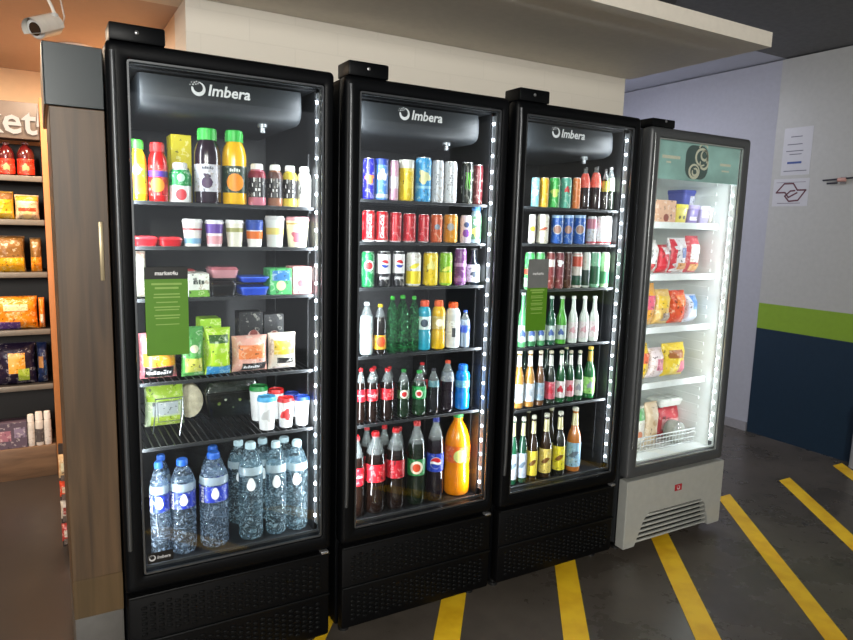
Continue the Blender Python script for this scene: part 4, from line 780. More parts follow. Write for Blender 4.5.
 ('can', 1.7751, 2.203, 1.296, 0.021, 0, 0.1559, {'c': '48c060', 'd': [('band', 0.4, 0.55, 'd05040'), ('band', 0, 0.3, 'c8e8c8')]}, 'bright green can with red band, first from left on third shelf of right black fridge', 'can', 'cans on the third shelf of the right black fridge'),
 ('can', 1.8295, 2.2031, 1.296, 0.0211, 0, 0.1561, {'c': '58b868', 'd': [('band', 0.5, 0.6, 'e0f0e0')]}, 'green and white can, second from left on third shelf of right black fridge', 'can', 'cans on the third shelf of the right black fridge'),
 ('can', 1.886, 2.2011, 1.296, 0.0191, 0, 0.1565, {'c': '803030', 'd': [('band', 0.6, 0.8, 'e0d8d0')]}, 'red can with white band, third from left on third shelf of right black fridge', 'can', 'cans on the third shelf of the right black fridge'),
 ('can', 1.9368, 2.2013, 1.296, 0.0193, 0, 0.1567, {'c': '783038', 'd': [('blob', 0.7, 0.18, 'f0f0f0')]}, 'maroon can with white script, fourth from left on third shelf of right black fridge', 'can', 'cans on the third shelf of the right black fridge'),
 ('can', 1.9838, 2.1992, 1.296, 0.0172, 0, 0.157, {'c': '482018', 'd': []}, 'dark brown can, fifth from left on third shelf of right black fridge', 'can', 'cans on the third shelf of the right black fridge'),
 ('can', 2.0404, 2.2037, 1.296, 0.0217, 0, 0.157, {'c': 'd8d0c8', 'd': [('band', 0.6, 0.95, 'c04830'), ('band', 0.0, 0.35, '184838')]}, 'red topped can with green foot, sixth from left on third shelf of right black fridge', 'can', 'cans on the third shelf of the right black fridge'),
 ('can', 2.09, 2.1994, 1.296, 0.0174, 0, 0.1574, {'c': 'c8d0c8', 'd': [('band', 0.0, 0.5, '203830')]}, 'white and dark green can, seventh from left on third shelf of right black fridge', 'can', 'cans on the third shelf of the right black fridge'),
 ('can', 2.1489, 2.2039, 1.296, 0.0219, 0, 0.1575, {'c': '70a888', 'd': [('band', 0.1, 0.6, '185838')]}, 'deep green beer can, eighth from left on third shelf of right black fridge', 'can', 'cans on the third shelf of the right black fridge'),
 ('can', 2.2055, 2.2019, 1.296, 0.0199, 0, 0.1578, {'c': 'b8d8a8', 'd': [('band', 0.1, 0.45, '408858')]}, 'pale green beer can, ninth from left on third shelf of right black fridge', 'can', 'cans on the third shelf of the right black fridge'),
 ('beer', 1.7492, 2.2008, 1.05, 0.0188, 0, 0.2342, {'c': '509860', 'cap': 'c8d0c8', 'label': (0.1, 0.4, 'b8c8c0'), 'd': [('blob', 0.25, 0.1, '405890')]}, 'long-neck green bottle, first from left on fourth shelf of right black fridge', 'bottle', 'bottles on the fourth shelf of the right black fridge'),
 ('beer', 1.8021, 2.203, 1.05, 0.021, 0, 0.2326, {'c': '387048', 'cap': 'c8d0c8', 'label': (0.1, 0.4, 'b8c8c0'), 'd': [('blob', 0.25, 0.1, '405890')]}, 'long-neck dark green bottle, second from left on fourth shelf of right black fridge', 'bottle', 'bottles on the fourth shelf of the right black fridge'),
 ('beer', 1.8525, 2.201, 1.05, 0.019, 0, 0.2315, {'c': '488858', 'cap': 'c8d0c8', 'label': (0.1, 0.4, 'b8c8c0'), 'd': [('blob', 0.25, 0.1, '405890')]}, 'long-neck green bottle, third from left on fourth shelf of right black fridge', 'bottle', 'bottles on the fourth shelf of the right black fridge'),
 ('beer', 1.9075, 2.2033, 1.05, 0.0213, 0, 0.2125, {'c': '205038', 'cap': 'c8d0c8', 'label': (0.1, 0.4, 'b8c8c0'), 'd': [('blob', 0.25, 0.1, '405890')]}, 'long-neck dark green bottle, fourth from left on fourth shelf of right black fridge', 'bottle', 'bottles on the fourth shelf of the right black fridge'),
 ('beer', 1.9694, 2.2057, 1.05, 0.0237, 0, 0.2104, {'c': '50a038', 'cap': 'c8d0c8', 'label': (0.1, 0.4, 'b8c8c0'), 'd': [('blob', 0.25, 0.1, '405890')]}, 'long-neck leaf green bottle, fifth from left on fourth shelf of right black fridge', 'bottle', 'bottles on the fourth shelf of the right black fridge'),
 ('beer', 2.0345, 2.2037, 1.05, 0.0217, 0, 0.2088, {'c': 'd8e0d8', 'cap': 'f0f0ec', 'label': (0.1, 0.45, 'e0d8d8'), 'd': [('blob', 0.28, 0.1, 'd8a8b0')], 'full': 1}, 'frosted white flask bottle, sixth from left on fourth shelf of right black fridge', 'bottle', 'bottles on the fourth shelf of the right black fridge'),
 ('beer', 2.1002, 2.2038, 1.05, 0.0218, 0, 0.2069, {'c': 'd8e0d8', 'cap': 'f0f0ec', 'label': (0.1, 0.45, 'e0d8d8'), 'd': [('blob', 0.28, 0.1, 'd8a8b0')], 'full': 1}, 'frosted white flask bottle, seventh from left on fourth shelf of right black fridge', 'bottle', 'bottles on the fourth shelf of the right black fridge'),
 ('beer', 2.1612, 2.204, 1.05, 0.022, 0, 0.2051, {'c': 'd8e0d8', 'cap': 'f0f0ec', 'label': (0.1, 0.45, 'e0d8d8'), 'd': [('blob', 0.28, 0.1, 'd8a8b0')], 'full': 1}, 'frosted white flask bottle, eighth from left on fourth shelf of right black fridge', 'bottle', 'bottles on the fourth shelf of the right black fridge'),
 ('beer', 1.7472, 2.205, 0.783, 0.023, 0, 0.2512, {'c': 'a87838', 'cap': 'd0c8b0', 'label': (0.1, 0.42, 'd8e0e0'), 'd': [('blob', 0.26, 0.1, '9098a0')], 'neck': 'd8d8d0'}, 'amber bottle with white label, first from left on fifth shelf of right black fridge', 'bottle', 'bottles on the fifth shelf of the right black fridge'),
 ('beer', 1.8066, 2.2052, 0.783, 0.0232, 0, 0.2469, {'c': 'a87838', 'cap': 'd0c8b0', 'label': (0.1, 0.42, 'c8d4e0'), 'd': [('blob', 0.26, 0.1, '9098a0')], 'neck': 'd8d8d0'}, 'amber bottle with pale blue label, second from left on fifth shelf of right black fridge', 'bottle', 'bottles on the fifth shelf of the right black fridge'),
 ('beer', 1.8627, 2.2032, 0.783, 0.0212, 0, 0.2433, {'c': '604028', 'cap': 'd0c8b0', 'label': (0.1, 0.42, '8098a8'), 'd': [('blob', 0.26, 0.1, '9098a0')], 'neck': 'd8d8d0'}, 'brown bottle with blue-grey label, third from left on fifth shelf of right black fridge', 'bottle', 'bottles on the fifth shelf of the right black fridge'),
 ('beer', 1.9235, 2.2055, 0.783, 0.0235, 0, 0.2385, {'c': '202820', 'cap': 'd0c8b0', 'label': (0.1, 0.42, 'c05060'), 'd': [('blob', 0.26, 0.1, 'c03040')], 'neck': 'd8d8d0'}, 'dark bottle with red label, fourth from left on fifth shelf of right black fridge', 'bottle', 'bottles on the fifth shelf of the right black fridge'),
 ('beer', 1.9819, 2.2035, 0.783, 0.0215, 0, 0.2347, {'c': '205830', 'cap': 'd0c8b0', 'label': (0.1, 0.42, 'e0d8d8'), 'd': [('blob', 0.26, 0.1, 'c03040')], 'neck': 'd8d8d0'}, 'green bottle with white label, fifth from left on fifth shelf of right black fridge', 'bottle', 'bottles on the fifth shelf of the right black fridge'),
 ('beer', 2.0355, 2.2015, 0.783, 0.0195, 0, 0.2312, {'c': '184828', 'cap': 'd0c8b0', 'label': (0.1, 0.42, 'd8a0a8'), 'd': [('blob', 0.26, 0.1, 'c03040')], 'neck': 'd8d8d0'}, 'green bottle with pink label, sixth from left on fifth shelf of right black fridge', 'bottle', 'bottles on the fifth shelf of the right black fridge'),
 ('beer', 2.0891, 2.2016, 0.783, 0.0196, 0, 0.2274, {'c': '205030', 'cap': 'd0c8b0', 'label': (0.1, 0.42, 'd0d8d0'), 'd': [('blob', 0.26, 0.1, '9098a0')], 'neck': 'd8d8d0'}, 'green bottle with pale label, seventh from left on fifth shelf of right black fridge', 'bottle', 'bottles on the fifth shelf of the right black fridge'),
 ('beer', 2.1594, 2.2084, 0.783, 0.0264, 0, 0.24, {'c': '206030', 'cap': 'd8b848', 'label': (0.1, 0.42, '88c060'), 'd': [('blob', 0.26, 0.1, '9098a0')], 'neck': 'c8a848'}, 'green bottle with gold neck foil, eighth from left on fifth shelf of right black fridge', 'bottle', 'bottles on the fifth shelf of the right black fridge'),
 ('beer', 1.7323, 2.2028, 0.442, 0.0208, 0, 0.3012, {'c': '184830', 'cap': 'c8c8b8', 'label': (0.08, 0.46, 'b0b8c0'), 'd': [('swash', 0.28, 0.12, '607080')], 'neck': 'd8d0a0'}, 'green bottle with silver-white label, first from left on bottom shelf of right black fridge', 'bottle', 'bottles on the bottom shelf of the right black fridge'),
 ('beer', 1.7859, 2.203, 0.442, 0.021, 0, 0.2943, {'c': '1c4030', 'cap': 'c8c8b8', 'label': (0.08, 0.46, 'a8b0c0'), 'd': [('swash', 0.28, 0.12, '607080')], 'neck': 'd8d0a0'}, 'green bottle with grey label, second from left on bottom shelf of right black fridge', 'bottle', 'bottles on the bottom shelf of the right black fridge'),
 ('beer', 1.8451, 2.2053, 0.442, 0.0233, 0, 0.2954, {'c': '302010', 'cap': 'c8c8b8', 'label': (0.08, 0.46, 'e0c840'), 'd': [('swash', 0.28, 0.12, '704818')], 'neck': 'd8d0a0'}, 'brown bottle with yellow label, third from left on bottom shelf of right black fridge', 'bottle', 'bottles on the bottom shelf of the right black fridge'),
 ('beer', 1.9216, 2.2098, 0.442, 0.0278, 0, 0.294, {'c': '302010', 'cap': 'c8c8b8', 'label': (0.08, 0.46, 'd8c060'), 'd': [('swash', 0.28, 0.12, '704818')], 'neck': 'd8d0a0'}, 'brown bottle with pale yellow label, fourth from left on bottom shelf of right black fridge', 'bottle', 'bottles on the bottom shelf of the right black fridge'),
 ('beer', 2.0024, 2.2101, 0.442, 0.0281, 0, 0.2934, {'c': '202018', 'cap': 'c8c8b8', 'label': (0.08, 0.46, 'e0d030'), 'd': [('swash', 0.28, 0.12, '704818')], 'neck': 'd8d0a0'}, 'stout dark bottle with bright yellow label, fifth from left, bottom shelf, right black fridge', 'bottle', 'bottles on the bottom shelf of the right black fridge'),
 ('beer', 2.0956, 2.2148, 0.442, 0.0328, 0, 0.3001, {'c': 'b87030', 'cap': 'c8c8b8', 'label': (0.08, 0.46, '88b0c8'), 'd': [('swash', 0.28, 0.12, '607080')], 'neck': 'd8d0a0'}, 'amber bottle with light blue label, sixth from left on bottom shelf of right black fridge', 'bottle', 'bottles on the bottom shelf of the right black fridge'),
 ('beer', 1.864, 2.3168, 0.783, 0.0198, 0, 0.2415, {'c': '183828', 'cap': 'c0b890', 'label': (0.1, 0.4, 'c8c8c8'), 'd': []}, 'dark green bottle, first from left in back row, fifth shelf of right black fridge', 'bottle', 'bottles on the fifth shelf of the right black fridge'),
 ('beer', 1.9913, 2.3172, 0.783, 0.0202, 0, 0.2328, {'c': '183828', 'cap': 'c0b890', 'label': (0.1, 0.4, 'c8c8c8'), 'd': []}, 'dark green bottle, second from left in back row, fifth shelf of right black fridge', 'bottle', 'bottles on the fifth shelf of the right black fridge'),
 ('beer', 2.1118, 2.3174, 0.783, 0.0204, 0, 0.2245, {'c': '183828', 'cap': 'c0b890', 'label': (0.1, 0.4, 'c8c8c8'), 'd': []}, 'dark green bottle, third from left in back row, fifth shelf of right black fridge', 'bottle', 'bottles on the fifth shelf of the right black fridge'),
 ('beer', 1.9039, 2.3169, 0.442, 0.0199, 0, 0.2874, {'c': '282010', 'cap': 'b8b8a0', 'label': (0.1, 0.4, 'c8b858'), 'd': []}, 'brown bottle, first from left in back row, bottom shelf of right black fridge', 'bottle', 'bottles on the bottom shelf of the right black fridge'),
 ('beer', 2.0439, 2.3195, 0.442, 0.0225, 0, 0.2798, {'c': '282010', 'cap': 'b8b8a0', 'label': (0.1, 0.4, 'c8b858'), 'd': []}, 'brown bottle, second from left in back row, bottom shelf of right black fridge', 'bottle', 'bottles on the bottom shelf of the right black fridge'),
 ('box', 2.6458, 2.324, 1.599, 0.0678, 0.14, 0.105, {'c': 'd8a888', 'd': [('disc', 0.5, 0.2, 0.14, '904838')]}, 'salmon pink ice cream carton, first from left on top shelf of white freezer', 'carton', 'packs on the top shelf of the white freezer'),
 ('tub', 2.7665, 2.314, 1.599, 0.0438, 0.12, 0.0907, {'c': 'e0d060', 'lid': 'e8d840', 'd': [('disc', 0.3, 0.4, 0.12, '605828'), ('disc', 0.7, 0.4, 0.12, '605828')]}, 'yellow ice cream tub with dark spots, second from left on top shelf of white freezer', 'tub', 'packs on the top shelf of the white freezer'),
 ('tub', 2.853, 2.314, 1.599, 0.0412, 0.12, 0.0891, {'c': '8878b0', 'lid': 'a898c8', 'd': [('rect', 0.1, 0.2, 0.9, 0.5, 'd8d0e0')]}, 'purple ice cream tub, third from left on top shelf of white freezer', 'tub', 'packs on the top shelf of the white freezer'),
 ('tub', 2.9418, 2.314, 1.599, 0.0383, 0.12, 0.0876, {'c': 'b0a8c8', 'lid': 'e0e0e8', 'd': [('rect', 0.1, 0.5, 0.9, 0.8, 'f0f0f0')]}, 'white and violet ice cream tub, fourth from left on top shelf of white freezer', 'tub', 'packs on the top shelf of the white freezer'),
 ('tub', 2.9942, 2.314, 1.599, 0.0126, 0.12, 0.0801, {'c': 'e8e4d8', 'lid': 'f0f0f0', 'd': [('disc', 0.5, 0.4, 0.2, 'c8a878')]}, 'white ice cream tub with tan print, fifth from left on top shelf of white freezer', 'tub', 'packs on the top shelf of the white freezer'),
 ('tub', 2.9588, 2.429, 1.687, 0.0482, 0.12, 0.085, {'c': '5058a8', 'lid': '4850a0', 'd': [('rect', 0.5, 0.0, 0.9, 0.9, 'd8d8e8')]}, 'blue and white tub on the row, first from left, back row, top shelf, white freezer', 'tub', 'packs on the top shelf of the white freezer'),
 ('pouch', 2.5995, 2.299, 1.348, 0.0355, 0.09, 0.1631, {'c': 'e0dcd8', 'd': [('rect', 0, 0.0, 0.4, 0.3, 'c84848')]}, 'white pizza pack with red corner, first from left on second shelf of white freezer', 'packet', 'packs on the second shelf of the white freezer'),
 ('pouch', 2.6761, 2.299, 1.348, 0.0396, 0.09, 0.1397, {'c': 'd02838', 'd': [('rect', 0.3, 0.7, 0.9, 0.95, 'e8e0e0')]}, 'bright red frozen pack, second from left on second shelf of white freezer', 'packet', 'packs on the second shelf of the white freezer'),
 ('pouch', 2.7846, 2.299, 1.348, 0.065, 0.09, 0.1755, {'c': 'e0dcdc', 'd': [('rect', 0, 0, 0.25, 1, 'd03040'), ('rect', 0.5, 0.45, 0.8, 0.75, '6878a8'), ('rect', 0.3, 0.1, 0.9, 0.3, 'd89858')]}, 'white pack with red edge and blue print, third from left, second shelf, white freezer', 'packet', 'packs on the second shelf of the white freezer'),
 ('pouch', 2.8976, 2.299, 1.348, 0.0455, 0.09, 0.1872, {'c': 'd85860', 'd': [('rect', 0.1, 0.3, 0.7, 0.8, 'f0ece8'), ('rect', 0.1, 0.05, 0.9, 0.25, 'd8a060')]}, 'red and white frozen pack, fourth from left on second shelf of white freezer', 'packet', 'packs on the second shelf of the white freezer'),
 ('pouch', 2.5939, 2.299, 1.088, 0.0496, 0.09, 0.2087, {'c': 'e0a040', 'd': [('rect', 0.2, 0.4, 0.8, 0.75, 'd86078')]}, 'amber snack pack with pink print, first from left on third shelf of white freezer', 'packet', 'packs on the third shelf of the white freezer'),
 ('pouch', 2.7001, 2.299, 1.088, 0.0543, 0.09, 0.1765, {'c': 'e0b868', 'd': [('rect', 0.1, 0.5, 0.9, 0.85, 'e8c040'), ('rect', 0.3, 0.1, 0.9, 0.35, 'a08878')]}, 'golden frozen pack, second from left on third shelf of white freezer', 'packet', 'packs on the third shelf of the white freezer'),
 ('pouch', 2.816, 2.299, 1.088, 0.0562, 0.09, 0.1686, {'c': 'd85030', 'd': [('rect', 0.2, 0.55, 0.8, 0.9, 'e87838')]}, 'orange-red frozen pack, third from left on third shelf of white freezer', 'packet', 'packs on the third shelf of the white freezer'),
 ('pouch', 2.9171, 2.299, 1.088, 0.0434, 0.09, 0.1453, {'c': 'd0d8e8', 'd': [('rect', 0.3, 0.5, 1, 1, '5080c0')]}, 'blue and white frozen pack, fourth from left on third shelf of white freezer', 'packet', 'packs on the third shelf of the white freezer'),
 ('pouch', 2.582, 2.304, 0.809, 0.0495, 0.1, 0.1832, {'c': 'e8c030', 'd': [('rect', 0.1, 0.5, 0.9, 0.8, 'd86848')]}, 'bright yellow frozen pack, first from left on fourth shelf of white freezer', 'packet', 'packs on the fourth shelf of the white freezer'),
 ('pouch', 2.6879, 2.304, 0.809, 0.0539, 0.1, 0.1555, {'c': 'e8d8d8', 'd': [('rect', 0.3, 0.3, 0.8, 0.7, 'd87890')]}, 'white and pink frozen pack, second from left on fourth shelf of white freezer', 'packet', 'packs on the fourth shelf of the white freezer'),
 ('pouch', 2.8256, 2.304, 0.809, 0.0823, 0.1, 0.1722, {'c': 'e8c838', 'd': [('rect', 0.55, 0.1, 1, 0.5, 'd87888'), ('rect', 0.1, 0.6, 0.7, 0.85, 'a86838')]}, 'yellow pack with pink corner, third from left on fourth shelf of white freezer', 'packet', 'packs on the fourth shelf of the white freezer'),
 ('pouch', 2.585, 2.294, 0.442, 0.0519, 0.08, 0.2249, {'c': 'e8e4d8', 'd': [('rect', 0, 0.75, 1, 1, '68a868'), ('disc', 0.4, 0.4, 0.2, 'd08868')]}, 'white pack with green top, first from left on bottom shelf of white freezer', 'packet', 'packs on the bottom shelf of the white freezer'),
 ('pouch', 2.6852, 2.294, 0.442, 0.0468, 0.08, 0.2397, {'c': 'd0b898', 'd': [('disc', 0.5, 0.3, 0.2, 'b89870'), ('disc', 0.5, 0.6, 0.2, 'b89870')]}, 'tall beige speckled pack, second from left on bottom shelf of white freezer', 'packet', 'packs on the bottom shelf of the white freezer'),
 ('wrap', 2.877, 2.289, 0.442, 0.0509, 0.07, 0.1187, {'c': 'a8a498', 'd': []}, 'round grey wrapped pack, third from left on bottom shelf of white freezer', 'packet', 'packs on the bottom shelf of the white freezer'),
 ('tray', 2.9103, 2.394, 0.618, 0.0967, 0.1, 0.043, {'c': 'e0e0d8', 'lid': 'd8dcd4'}, 'white film-topped tray, first from left in back row, bottom shelf of white freezer', 'food tray', 'packs on the bottom shelf of the white freezer'),
 ('pouch', 2.9166, 2.384, 0.442, 0.0904, 0.09, 0.1629, {'c': 'c84850', 'd': [('rect', 0.1, 0.3, 0.9, 0.7, 'e0a8a8')]}, 'wide red frozen meat pack, second from left in back row, bottom shelf of white freezer', 'packet', 'packs on the bottom shelf of the white freezer'),
 ('soda', -0.2304, 4.4533, 1.762, 0.0333, 0, 0.1735, {'c': '501010', 'cap': '602020', 'label': (0.05, 0.5, 'd83018'), 'd': [('blob', 0.25, 0.16, 'f09060')], 'full': 1}, 'dark sauce bottle with red label, first from left on top shelf of lit wall shelving', 'bottle', 'bottles on the top shelf of the lit wall shelving'),
 ('soda', -0.1486, 4.459, 1.762, 0.039, 0, 0.1808, {'c': '501010', 'cap': '602020', 'label': (0.05, 0.5, 'd83018'), 'd': [('blob', 0.25, 0.16, 'f09060')], 'full': 1}, 'dark sauce bottle with red label, second from left on top shelf of lit wall shelving', 'bottle', 'bottles on the top shelf of the lit wall shelving'),
 ('soda', -0.0571, 4.4625, 1.762, 0.0425, 0, 0.1886, {'c': '501010', 'cap': '602020', 'label': (0.05, 0.5, 'd83018'), 'd': [('blob', 0.25, 0.16, 'f09060')], 'full': 1}, 'dark sauce bottle with red label, third from left on top shelf of lit wall shelving', 'bottle', 'bottles on the top shelf of the lit wall shelving'),
 ('pouch', -0.1838, 4.474, 1.519, 0.0569, 0.1, 0.1554, {'c': 'e0a820', 'd': [('rect', 0, 0.75, 1, 1, '805830'), ('rect', 0.1, 0.1, 0.9, 0.3, 'f0c840')]}, 'yellow snack packet, first from left on second shelf of lit wall shelving', 'packet', 'packs on the second shelf of the lit wall shelving'),
 ('pouch', -0.0628, 4.474, 1.519, 0.0598, 0.1, 0.1395, {'c': 'e8c8a0', 'd': [('rect', 0.1, 0.35, 0.9, 0.5, 'd84828'), ('rect', 0, 0.8, 1, 1, 'e09030'), ('disc', 0.5, 0.2, 0.2, 'f0d090')]}, 'cream snack packet with red crosses, second from left on second shelf of lit wall shelving', 'packet', 'packs on the second shelf of the lit wall shelving'),
 ('pouch', -0.1661, 4.474, 1.222, 0.0814, 0.1, 0.2042, {'c': '886030', 'd': [('rect', 0, 0, 1, 0.42, 'e8a818')]}, 'brown and yellow snack packet, first from left on third shelf of lit wall shelving', 'packet', 'packs on the third shelf of the lit wall shelving'),
 ('pouch', -0.0317, 4.474, 1.222, 0.0287, 0.1, 0.1953, {'c': '906838', 'd': [('rect', 0, 0, 1, 0.45, 'f09018')]}, 'brown and orange snack packet, second from left on third shelf of lit wall shelving', 'packet', 'packs on the third shelf of the lit wall shelving'),
 ('pouch', -0.1478, 4.474, 0.891, 0.109, 0.1, 0.1902, {'c': 'e88818', 'd': [('rect', 0, 0, 0.6, 0.25, '604088'), ('rect', 0.2, 0.6, 0.8, 0.8, 'f0d8a0')]}, 'orange snack bag with purple foot, first from left on fourth shelf of lit wall shelving', 'packet', 'packs on the fourth shelf of the lit wall shelving'),
 ('pouch', -0.0185, 4.474, 0.891, 0.0155, 0.1, 0.1798, {'c': 'e88028', 'd': [('rect', 0.2, 0.2, 0.8, 0.5, 'f0d8c0')]}, 'orange snack bag with white print, second from left on fourth shelf of lit wall shelving', 'packet', 'packs on the fourth shelf of the lit wall shelving'),
 ('pouch', -0.1622, 4.474, 0.565, 0.1019, 0.1, 0.2454, {'c': '201830', 'd': [('rect', 0.3, 0.3, 0.75, 0.8, 'e8a030'), ('rect', 0.55, 0.1, 0.85, 0.4, 'a8c040')]}, 'dark snack bag with yellow splash, first from left on fifth shelf of lit wall shelving', 'packet', 'packs on the fifth shelf of the lit wall shelving'),
 ('pouch', -0.0291, 4.474, 0.565, 0.0261, 0.1, 0.2408, {'c': '182850', 'd': [('rect', 0.1, 0.4, 0.6, 0.7, 'a87848'), ('rect', 0.7, 0.2, 0.95, 0.6, '2060a0')]}, 'navy blue snack bag, second from left on fifth shelf of lit wall shelving', 'packet', 'packs on the fifth shelf of the lit wall shelving'),
 ('box', -0.2071, 4.474, 0.19, 0.0802, 0.1, 0.1562, {'c': '584858', 'd': [('rect', 0.1, 0.3, 0.5, 0.7, 'a06878'), ('rect', 0.6, 0.4, 0.95, 0.8, '887890')]}, 'purple grey carton, first from left on bottom shelf of lit wall shelving', 'carton', 'packs on the bottom shelf of the lit wall shelving'),
 ('spray', -0.1062, 4.4424, 0.19, 0.0193, 0, 0.1918, {'c': 'd8d0c8', 'cap': 'f0e8e0', 'label': (0.1, 0.5, 'd8d0c8'), 'd': []}, 'white aerosol bottle, second from left on bottom shelf of lit wall shelving', 'bottle', 'bottles on the bottom shelf of the lit wall shelving'),
 ('spray', -0.0637, 4.4452, 0.19, 0.0217, 0, 0.2029, {'c': 'd8d0c8', 'cap': 'f0e8e0', 'label': (0.1, 0.5, '504848'), 'd': []}, 'white aerosol bottle, third from left on bottom shelf of lit wall shelving', 'bottle', 'bottles on the bottom shelf of the lit wall shelving'),
 ('spray', -0.0208, 4.443, 0.19, 0.0198, 0, 0.2032, {'c': 'd8d0c8', 'cap': 'f0e8e0', 'label': (0.1, 0.5, 'd8d0c8'), 'd': []}, 'white aerosol bottle, fourth from left on bottom shelf of lit wall shelving', 'bottle', 'bottles on the bottom shelf of the lit wall shelving'),
]

for it in ITEMS: item(*it)

bk = thing('wire_basket', 'low white wire basket front across the bottom of the white freezer', 'basket', (2.692, 2.236, .4425))
g_ = G()
for z in (.004, .03, .056, .075): g_.tube([(-.29, .006, z), (.29, .006, z)], .0022 if z < .07 else .0035, 6)
for k in range(25): g_.tube([(-.288+.024*k, .006, .002), (-.288+.024*k, .006, .075)], .0013, 5)
obj('wire_front', g_, P('d8dcda', .4, .2), bk)
ws = thing('wire_stand', 'small wire card stand in front of the salad pack in left black fridge', 'stand', (.335, 2.275, .832))
obj('wire_frame', G().tube([(-.042, .03, .002), (-.038, .0, .07), (-.036, -.005, .128), (.050, -.005, .128), (.050, .0, .07), (.034, -.02, .002)], .0022, 6), P('8a8e90', .3, .8), ws)
obj('card_pocket', G().tube([(-.030, -.008, .118), (.042, -.008, .118), (.044, -.004, .05), (-.028, -.004, .05), (-.030, -.008, .118)], .0016, 6), P('8a8e90', .3, .8), ws)
# ------------------------------------------------------------------ tags hung on the glass
def glass_tag(x0, x1, z0, z1, zh, label, hdr, lines, name='hanging_tag'):
    t = thing(name, label, 'tag', ((x0+x1)/2, 2.112, z0)); w = (x1-x0)/2; H = z1-z0; hh = z1-zh
    c = obj('card', G().cbox(-w, w, -.0008, .0008, 0, H-hh, .0004, seg=1), P('4e8010', .5, var=.03), t)
    h = obj('header', G().cbox(-w, w, -.0010, .0010, H-hh, H, .0004, seg=1), P(hdr, .5), t)
    v, f, tw, th = text2d('market4u', .03); k = 1.05*w/tw
    obj('lettering', G().add([(a*k, -.0016, b*k+H-hh/2) for a, b in v], f), P('d8d8d8', .5), h, fixn=False)
    g = G()
    for z, wd, th_ in lines: g.add([(-wd*w, -.0014, z*H), (wd*w, -.0014, z*H), (wd*w, -.0014, (z+th_)*H), (-wd*w, -.0014, (z+th_)*H)], [(0,1,2,3)])
    obj('printed_lines', g, P('86a850', .5), c, fixn=False)
    return t
LN = [(.80,.7,.022),(.755,.55,.022),(.69,.6,.014),(.655,.62,.014),(.60,.5,.012),(.545,.6,.014),(.515,.55,.012),(.45,.6,.014),(.42,.55,.012),(.35,.55,.010)]
glass_tag(.258, .381, 1.136, 1.405, 1.369, 'green tag with black header on the glass of the left black fridge', '121412', LN)
glass_tag(1.694, 1.800, 1.132, 1.428, 1.310, 'green tag with grey header on the glass of the right black fridge', '6a6c6a', [(a*.7, b, c) for a, b, c in LN])

# ------------------------------------------------------------------ room
def concrete():
    m = bpy.data.materials.new('polished_concrete'); m.use_nodes = True; nt = m.node_tree; b = nt.nodes['Principled BSDF']
    N = nt.nodes.new; L = nt.links.new
    tc = N('ShaderNodeTexCoord'); n1 = N('ShaderNodeTexNoise'); n1.inputs['Scale'].default_value = 2.2; n1.inputs['Detail'].default_value = 8; n1.inputs['Roughness'].default_value = .65
    n2 = N('ShaderNodeTexNoise'); n2.inputs['Scale'].default_value = 9; n2.inputs['Detail'].default_value = 9; n2.inputs['Roughness'].default_value = .7
    L(tc.outputs['Object'], n1.inputs['Vector']); L(tc.outputs['Object'], n2.inputs['Vector'])
    r1 = N('ShaderNodeValToRGB'); e = r1.color_ramp.elements
    e[0].position = .3; e[0].color = lin('403b34'); e[1].position = .72; e[1].color = lin('605850')
    L(n1.outputs['Fac'], r1.inputs['Fac'])
    r2 = N('ShaderNodeValToRGB'); e = r2.color_ramp.elements; e[0].position = .55; e[0].color = (0,0,0,1); e[1].position = .70; e[1].color = (1,1,1,1)
    L(n2.outputs['Fac'], r2.inputs['Fac'])
    mx = N('ShaderNodeMixRGB'); mx.blend_type = 'MULTIPLY'; mx.inputs[2].default_value = lin('4c4a48')
    sx = N('ShaderNodeSeparateXYZ'); L(tc.outputs['Object'], sx.inputs[0]); ms = N('ShaderNodeMapRange'); ms.inputs['From Min'].default_value = 2.9; ms.inputs['From Max'].default_value = 3.5; ms.inputs['To Min'].default_value = .25
    L(sx.outputs['X'], ms.inputs['Value']); mm = N('ShaderNodeMath'); mm.operation = 'MULTIPLY'; L(ms.outputs[0], mm.inputs[0]); L(r2.outputs['Color'], mm.inputs[1])
    L(mm.outputs[0], mx.inputs['Fac']); L(r1.outputs['Color'], mx.inputs[1]); L(mx.outputs[0], b.inputs['Base Color'])
    mr = N('ShaderNodeMapRange'); mr.inputs['To Min'].default_value = .20; mr.inputs['To Max'].default_value = .36
    L(n1.outputs['Fac'], mr.inputs['Value']); L(mr.outputs[0], b.inputs['Roughness'])
    bp = N('ShaderNodeBump'); bp.inputs['Strength'].default_value = .08; bp.inputs['Distance'].default_value = .01
    L(n2.outputs['Fac'], bp.inputs['Height']); L(bp.outputs[0], b.inputs['Normal'])
    return m
def wood(c1, c2, horiz=False):
    m = bpy.data.materials.new('wood_laminate'); m.use_nodes = True; nt = m.node_tree; b = nt.nodes['Principled BSDF']
    N = nt.nodes.new; L = nt.links.new
    tc = N('ShaderNodeTexCoord'); mp = N('ShaderNodeMapping')
    mp.inputs['Scale'].default_value = (2, 14, 14) if horiz else (22, 22, 1.2)
    no = N('ShaderNodeTexNoise'); no.inputs['Scale'].default_value = 1.6; no.inputs['Detail'].default_value = 7; no.inputs['Distortion'].default_value = .6
    L(tc.outputs['Object'], mp.inputs['Vector']); L(mp.outputs[0], no.inputs['Vector'])
    r = N('ShaderNodeValToRGB'); e = r.color_ramp.elements; e[0].position = .3; e[0].color = lin(c1); e[1].position = .7; e[1].color = lin(c2)
    L(no.outputs['Fac'], r.inputs['Fac']); L(r.outputs[0], b.inputs['Base Color']); b.inputs['Roughness'].default_value = .42
    return m
